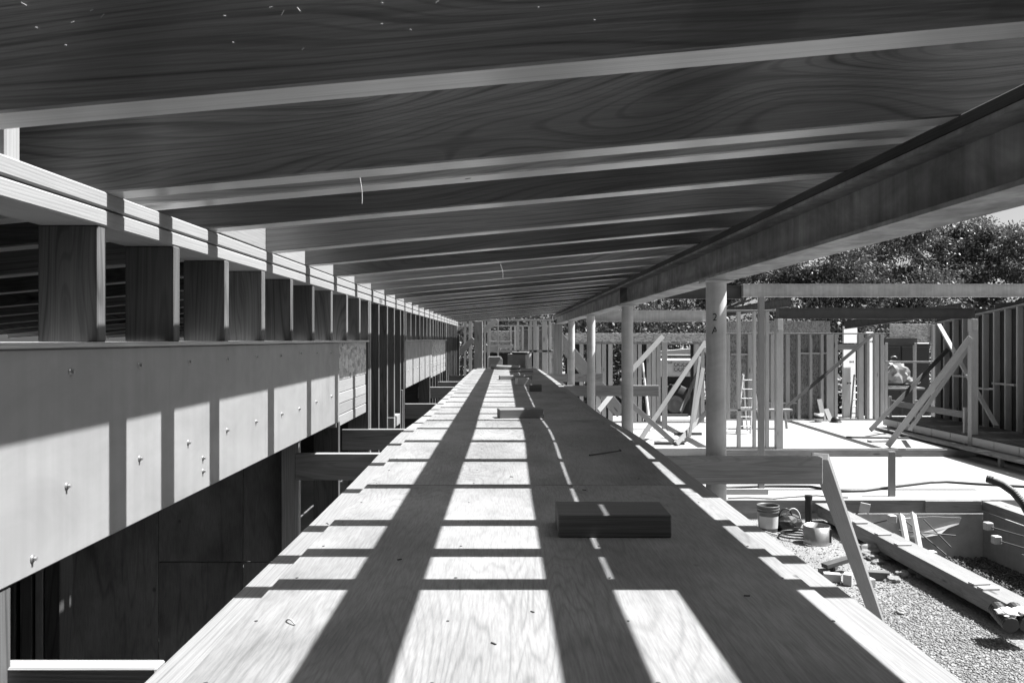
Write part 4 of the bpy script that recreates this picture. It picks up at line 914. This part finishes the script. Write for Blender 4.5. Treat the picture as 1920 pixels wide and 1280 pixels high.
offc = [((1572, 1066), .42, .10, .05, 'darkstud', 20, .10), ((1560, 1082), .18, .09, .09, 'stud', -15, 0), ((1590, 1088), .12, .09, .12, 'stud', 60, 0), ((1640, 1078), .30, .10, .09, 'block', -12, 0), ((1625, 1090), .14, .12, .08, 'stud', 10, 0), ((1560, 1060), .20, .09, .05, 'darkstud', 50, 0), ((1545, 1068), .15, .07, .05, 'grey', 100, 0), ((1618, 1025), .11, .09, .08, 'stud', 25, 0)]
offl = ['long dark offcut on top of the scrap pile', 'pale offcut at the left of the scrap pile', 'pale cube offcut in front of the scrap pile', 'dark offcut at the right of the scrap pile', 'short pale offcut right of the diagonal brace', 'dark offcut at the back of the scrap pile', 'grey scrap at the left end of the scrap pile', 'single pale offcut lying before the long plank']
for (pp_, L, w, h, mm, an, dz), lab in zip(offc, offl):
    Yq = -GZ * F / (pp_[1] + 8 - VY); x = Xat(pp_[0], Yq); o = board('offcut', (-L / 2, 0, 0), (L / 2, 0, 0), w, h, mm); o.location = (x, Yq, GZ + h / 2 + .008 + dz); o.rotation_euler = (0, R(-8) if dz else 0, R(an)); tag(o, lab, 'offcut', 'offcuts on the gravel')
def lump(px, py, r, seed, lab):
    Yq = -GZ * F / (py - VY); from mathutils import noise as nz
    bm = bmesh.new(); bmesh.ops.create_icosphere(bm, subdivisions=3, radius=1)
    for v in bm.verts: k = 1 + .5 * nz.noise(v.co * 1.6 + Vector((seed, 3, 1))) + .2 * nz.noise(v.co * 5 + Vector((seed, 0, 0))); v.co = Vector((v.co.x * 1.25, v.co.y, v.co.z * .75)) * k * r * 1.35
    tag(bm_obj('rock', bm, 'rock', None, (Xat(px, Yq), Yq, GZ + r * .35)), lab, 'rock', 'lumps of earth by the long plank')
for i, (px, py, r) in enumerate(((1637, 1042, .10), (1654, 1040, .12), (1666, 1048, .06), (1678, 1046, .07), (1693, 1080, .05), (1735, 1078, .09), (1748, 1082, .06), (1672, 1090, .05), (1688, 1150, .03), (1640, 1050, .05), (1628, 1045, .06), (1644, 1056, .04))):
    lump(px, py, r, i * 1.7, 'pale lump of earth beside the long plank, %s from the left' % ORD[i] if 0 else ['pale earth lump at left of the cluster by the long plank', 'largest earth lump in the cluster by the long plank', 'small earth lump just right of the largest', 'earth lump at the right end of the cluster', 'lone earth lump before the plank middle', 'dark-sided earth lump touching the plank', 'small lump right of the one touching the plank', 'pale stone right of the scrap pile', 'tiny pale stone on the open gravel', 'small lump in front of the cluster', 'leftmost small lump of the cluster', 'lowest small lump of the cluster'][i])

# ------------------------------------------------------------------ trees beyond the site
def tree(lab, x, y, h, rx, rz, nleaf, seed, mat='leaf', leafsize=.15, base=GZ, holes=.5, low=.25):
    r = np.random.default_rng(seed); rr = random.Random(seed)
    t = thing('tree', lab, 'tree', (x, y, base), 'trees beyond the building site')
    # trunk and limbs
    limbs = []; tips = []
    def grow(p, d, L, rad, lev):
        pts = [p]; n = 5
        for i in range(n):
            d = (d + Vector((rr.uniform(-.25, .25), rr.uniform(-.25, .25), rr.uniform(-.08, .15)))).normalized(); p = p + d * L / n; pts.append(p)
        limbs.append((pts, [rad * (1 - .55 * i / n) for i in range(n + 1)]))
        if lev >= 3: tips.extend(pts[2:]); return
        if lev == 2: tips.extend(pts[3:])
        for k in range(4 if lev else 6):
            a = rr.uniform(0, 6.28); s = rr.uniform(.45, 1.1)
            nd = (d * .6 + Vector((math.cos(a) * s * rx / h * 2.2, math.sin(a) * s * rx / h * 2.2, rr.uniform(.0, .6)))).normalized()
            grow(pts[rr.choice((3, 4, 5))] if lev else pts[rr.choice((2, 3, 4, 5))], nd, L * rr.uniform(.6, .85), rad * .5, lev + 1)
    grow(Vector((0, 0, 0)), Vector((0, 0, 1)), h * .42, h * .04, 0)
    V = []; Fc = []
    for pts, rad in limbs:
        b0 = len(V)
        for i, p in enumerate(pts):
            d = (pts[min(i + 1, len(pts) - 1)] - pts[max(i - 1, 0)]).normalized(); a = d.orthogonal().normalized(); b = d.cross(a)
            for k in range(6): V.append(p + rad[i] * (math.cos(k * 1.047) * a + math.sin(k * 1.047) * b))
        for i in range(len(pts) - 1):
            for k in range(6): Fc.append((b0 + i * 6 + k, b0 + i * 6 + (k + 1) % 6, b0 + (i + 1) * 6 + (k + 1) % 6, b0 + (i + 1) * 6 + k))
    mesh_obj('trunk', V, Fc, 'bark', t, (x, y, base), None, True)
    tips = np.array([tuple(p) for p in tips])
    top_ = tips[:, 2].max(); sc = h / top_
    # clump centres on limb tips plus spread inside the crown
    nc = 200; cc = tips[r.integers(0, len(tips), nc)] + r.normal(0, .35, (nc, 3)) * np.array([1, 1, .7])
    rad = np.sqrt(cc[:, 0] ** 2 + cc[:, 1] ** 2); k = np.minimum(1, rx / np.maximum(rad, 1e-6)); cc[:, 0] *= k; cc[:, 1] *= k
    cc[:, 2] = np.minimum(cc[:, 2], h)
    cc = cc[cc[:, 2] > low * h]; cs = r.uniform(.15, .42, len(cc))
    idx = r.integers(0, len(cc), nleaf); c = cc[idx] + r.normal(0, 1, (nleaf, 3)) * cs[idx][:, None] * np.array([1, 1, .55])
    d1 = r.normal(0, 1, (nleaf, 3)); d1 /= np.linalg.norm(d1, axis=1)[:, None]; d2 = np.cross(d1, r.normal(0, 1, (nleaf, 3))); d2 /= np.linalg.norm(d2, axis=1)[:, None]
    s = leafsize * r.uniform(.5, 1.2, nleaf)[:, None]
    v = np.stack([c - d1 * s * .5, c + d2 * s * .22, c + d1 * s * .5, c - d2 * s * .22], 1).reshape(-1, 3)
    me = bpy.data.meshes.new('crown'); me.vertices.add(len(v)); me.vertices.foreach_set('co', v.reshape(-1))
    me.loops.add(nleaf * 4); me.loops.foreach_set('vertex_index', np.arange(nleaf * 4, dtype=np.int32)); me.polygons.add(nleaf)
    me.polygons.foreach_set('loop_start', np.arange(0, nleaf * 4, 4, dtype=np.int32)); me.polygons.foreach_set('loop_total', np.full(nleaf, 4, dtype=np.int32))
    me.update(calc_edges=True); me.materials.append(M[mat]); o = bpy.data.objects.new('crown', me); COL.objects.link(o); o.parent = t
    return t
tree('broad tree with open branching crown above the channel beam', 15.0, 33, 9.3, 6.0, 3, 64000, 1, 'leaf')
tree('tallest tree with feathery crown at the right edge of the photo', 20.9, 34, 10.9, 6.8, 3, 105000, 2, 'leaf')
tree('tree left of the broad one, mostly hidden by the I-beam', 9.5, 36, 8.6, 4.8, 3, 56000, 3, 'leaf')
tree('tree seen between the pipe columns', 5.0, 34, 5.4, 4.0, 3, 45000, 4, 'leaf', low=.15)
tree('dark tree beyond the far end of the walkway', 0.5, 34, 5.2, 3.6, 3, 16000, 5, 'leafd', low=.15)
tree('tree beyond the far right corner behind the tall stud wall', 27.0, 36, 7.2, 4.8, 3, 20000, 6, 'leaf')
def hedge(lab, x0, x1, y, h, n, seed):
    r = np.random.default_rng(seed); t = thing('hedge', lab, 'hedge', ((x0 + x1) / 2, y, GZ)); xm = (x0 + x1) / 2
    nc = 300; cc = np.stack([r.uniform(x0, x1, nc) - xm, r.normal(0, .5, nc), r.uniform(.2, h, nc)], 1); cc[:, 2] *= 1 - .12 * np.abs(np.sin(cc[:, 0] * 1.3)); idx = r.integers(0, nc, n)
    c = cc[idx] + r.normal(0, .33, (n, 3)); d1 = r.normal(0, 1, (n, 3)); d1 /= np.linalg.norm(d1, axis=1)[:, None]; d2 = np.cross(d1, r.normal(0, 1, (n, 3))); d2 /= np.linalg.norm(d2, axis=1)[:, None]
    s = .16 * r.uniform(.5, 1.2, n)[:, None]; v = np.stack([c - d1 * s * .5, c + d2 * s * .25, c + d1 * s * .5, c - d2 * s * .25], 1).reshape(-1, 3)
    mesh_obj('foliage', v, [(4 * i, 4 * i + 1, 4 * i + 2, 4 * i + 3) for i in range(n)], 'leafd', t, (xm, y, GZ))
    V = []; Fc = []
    for k in range(14):
        px = r.uniform(x0, x1) - xm; b0 = len(V); a = r.uniform(-.4, .4)
        for i, (z, rd) in enumerate(((0, .06), (h * .5, .045), (h * .9, .02))):
            for q in range(5): V.append((px + a * z * .3 + rd * math.cos(q * 1.257), rd * math.sin(q * 1.257), z))
        for i in range(2):
            for q in range(5): Fc.append((b0 + i * 5 + q, b0 + i * 5 + (q + 1) % 5, b0 + i * 5 + 5 + (q + 1) % 5, b0 + i * 5 + 5 + q))
    mesh_obj('stem', V, Fc, 'bark', t, (xm, y, GZ), None, True)
hedge('tall dark hedge behind the strand-board wall and dark I-beam', 8.0, 21.0, 29.5, 4.2, 26000, 21)
hedge('tall hedge behind the pipe columns and parked machine', -2.5, 7.5, 29.0, 4.0, 22000, 22)
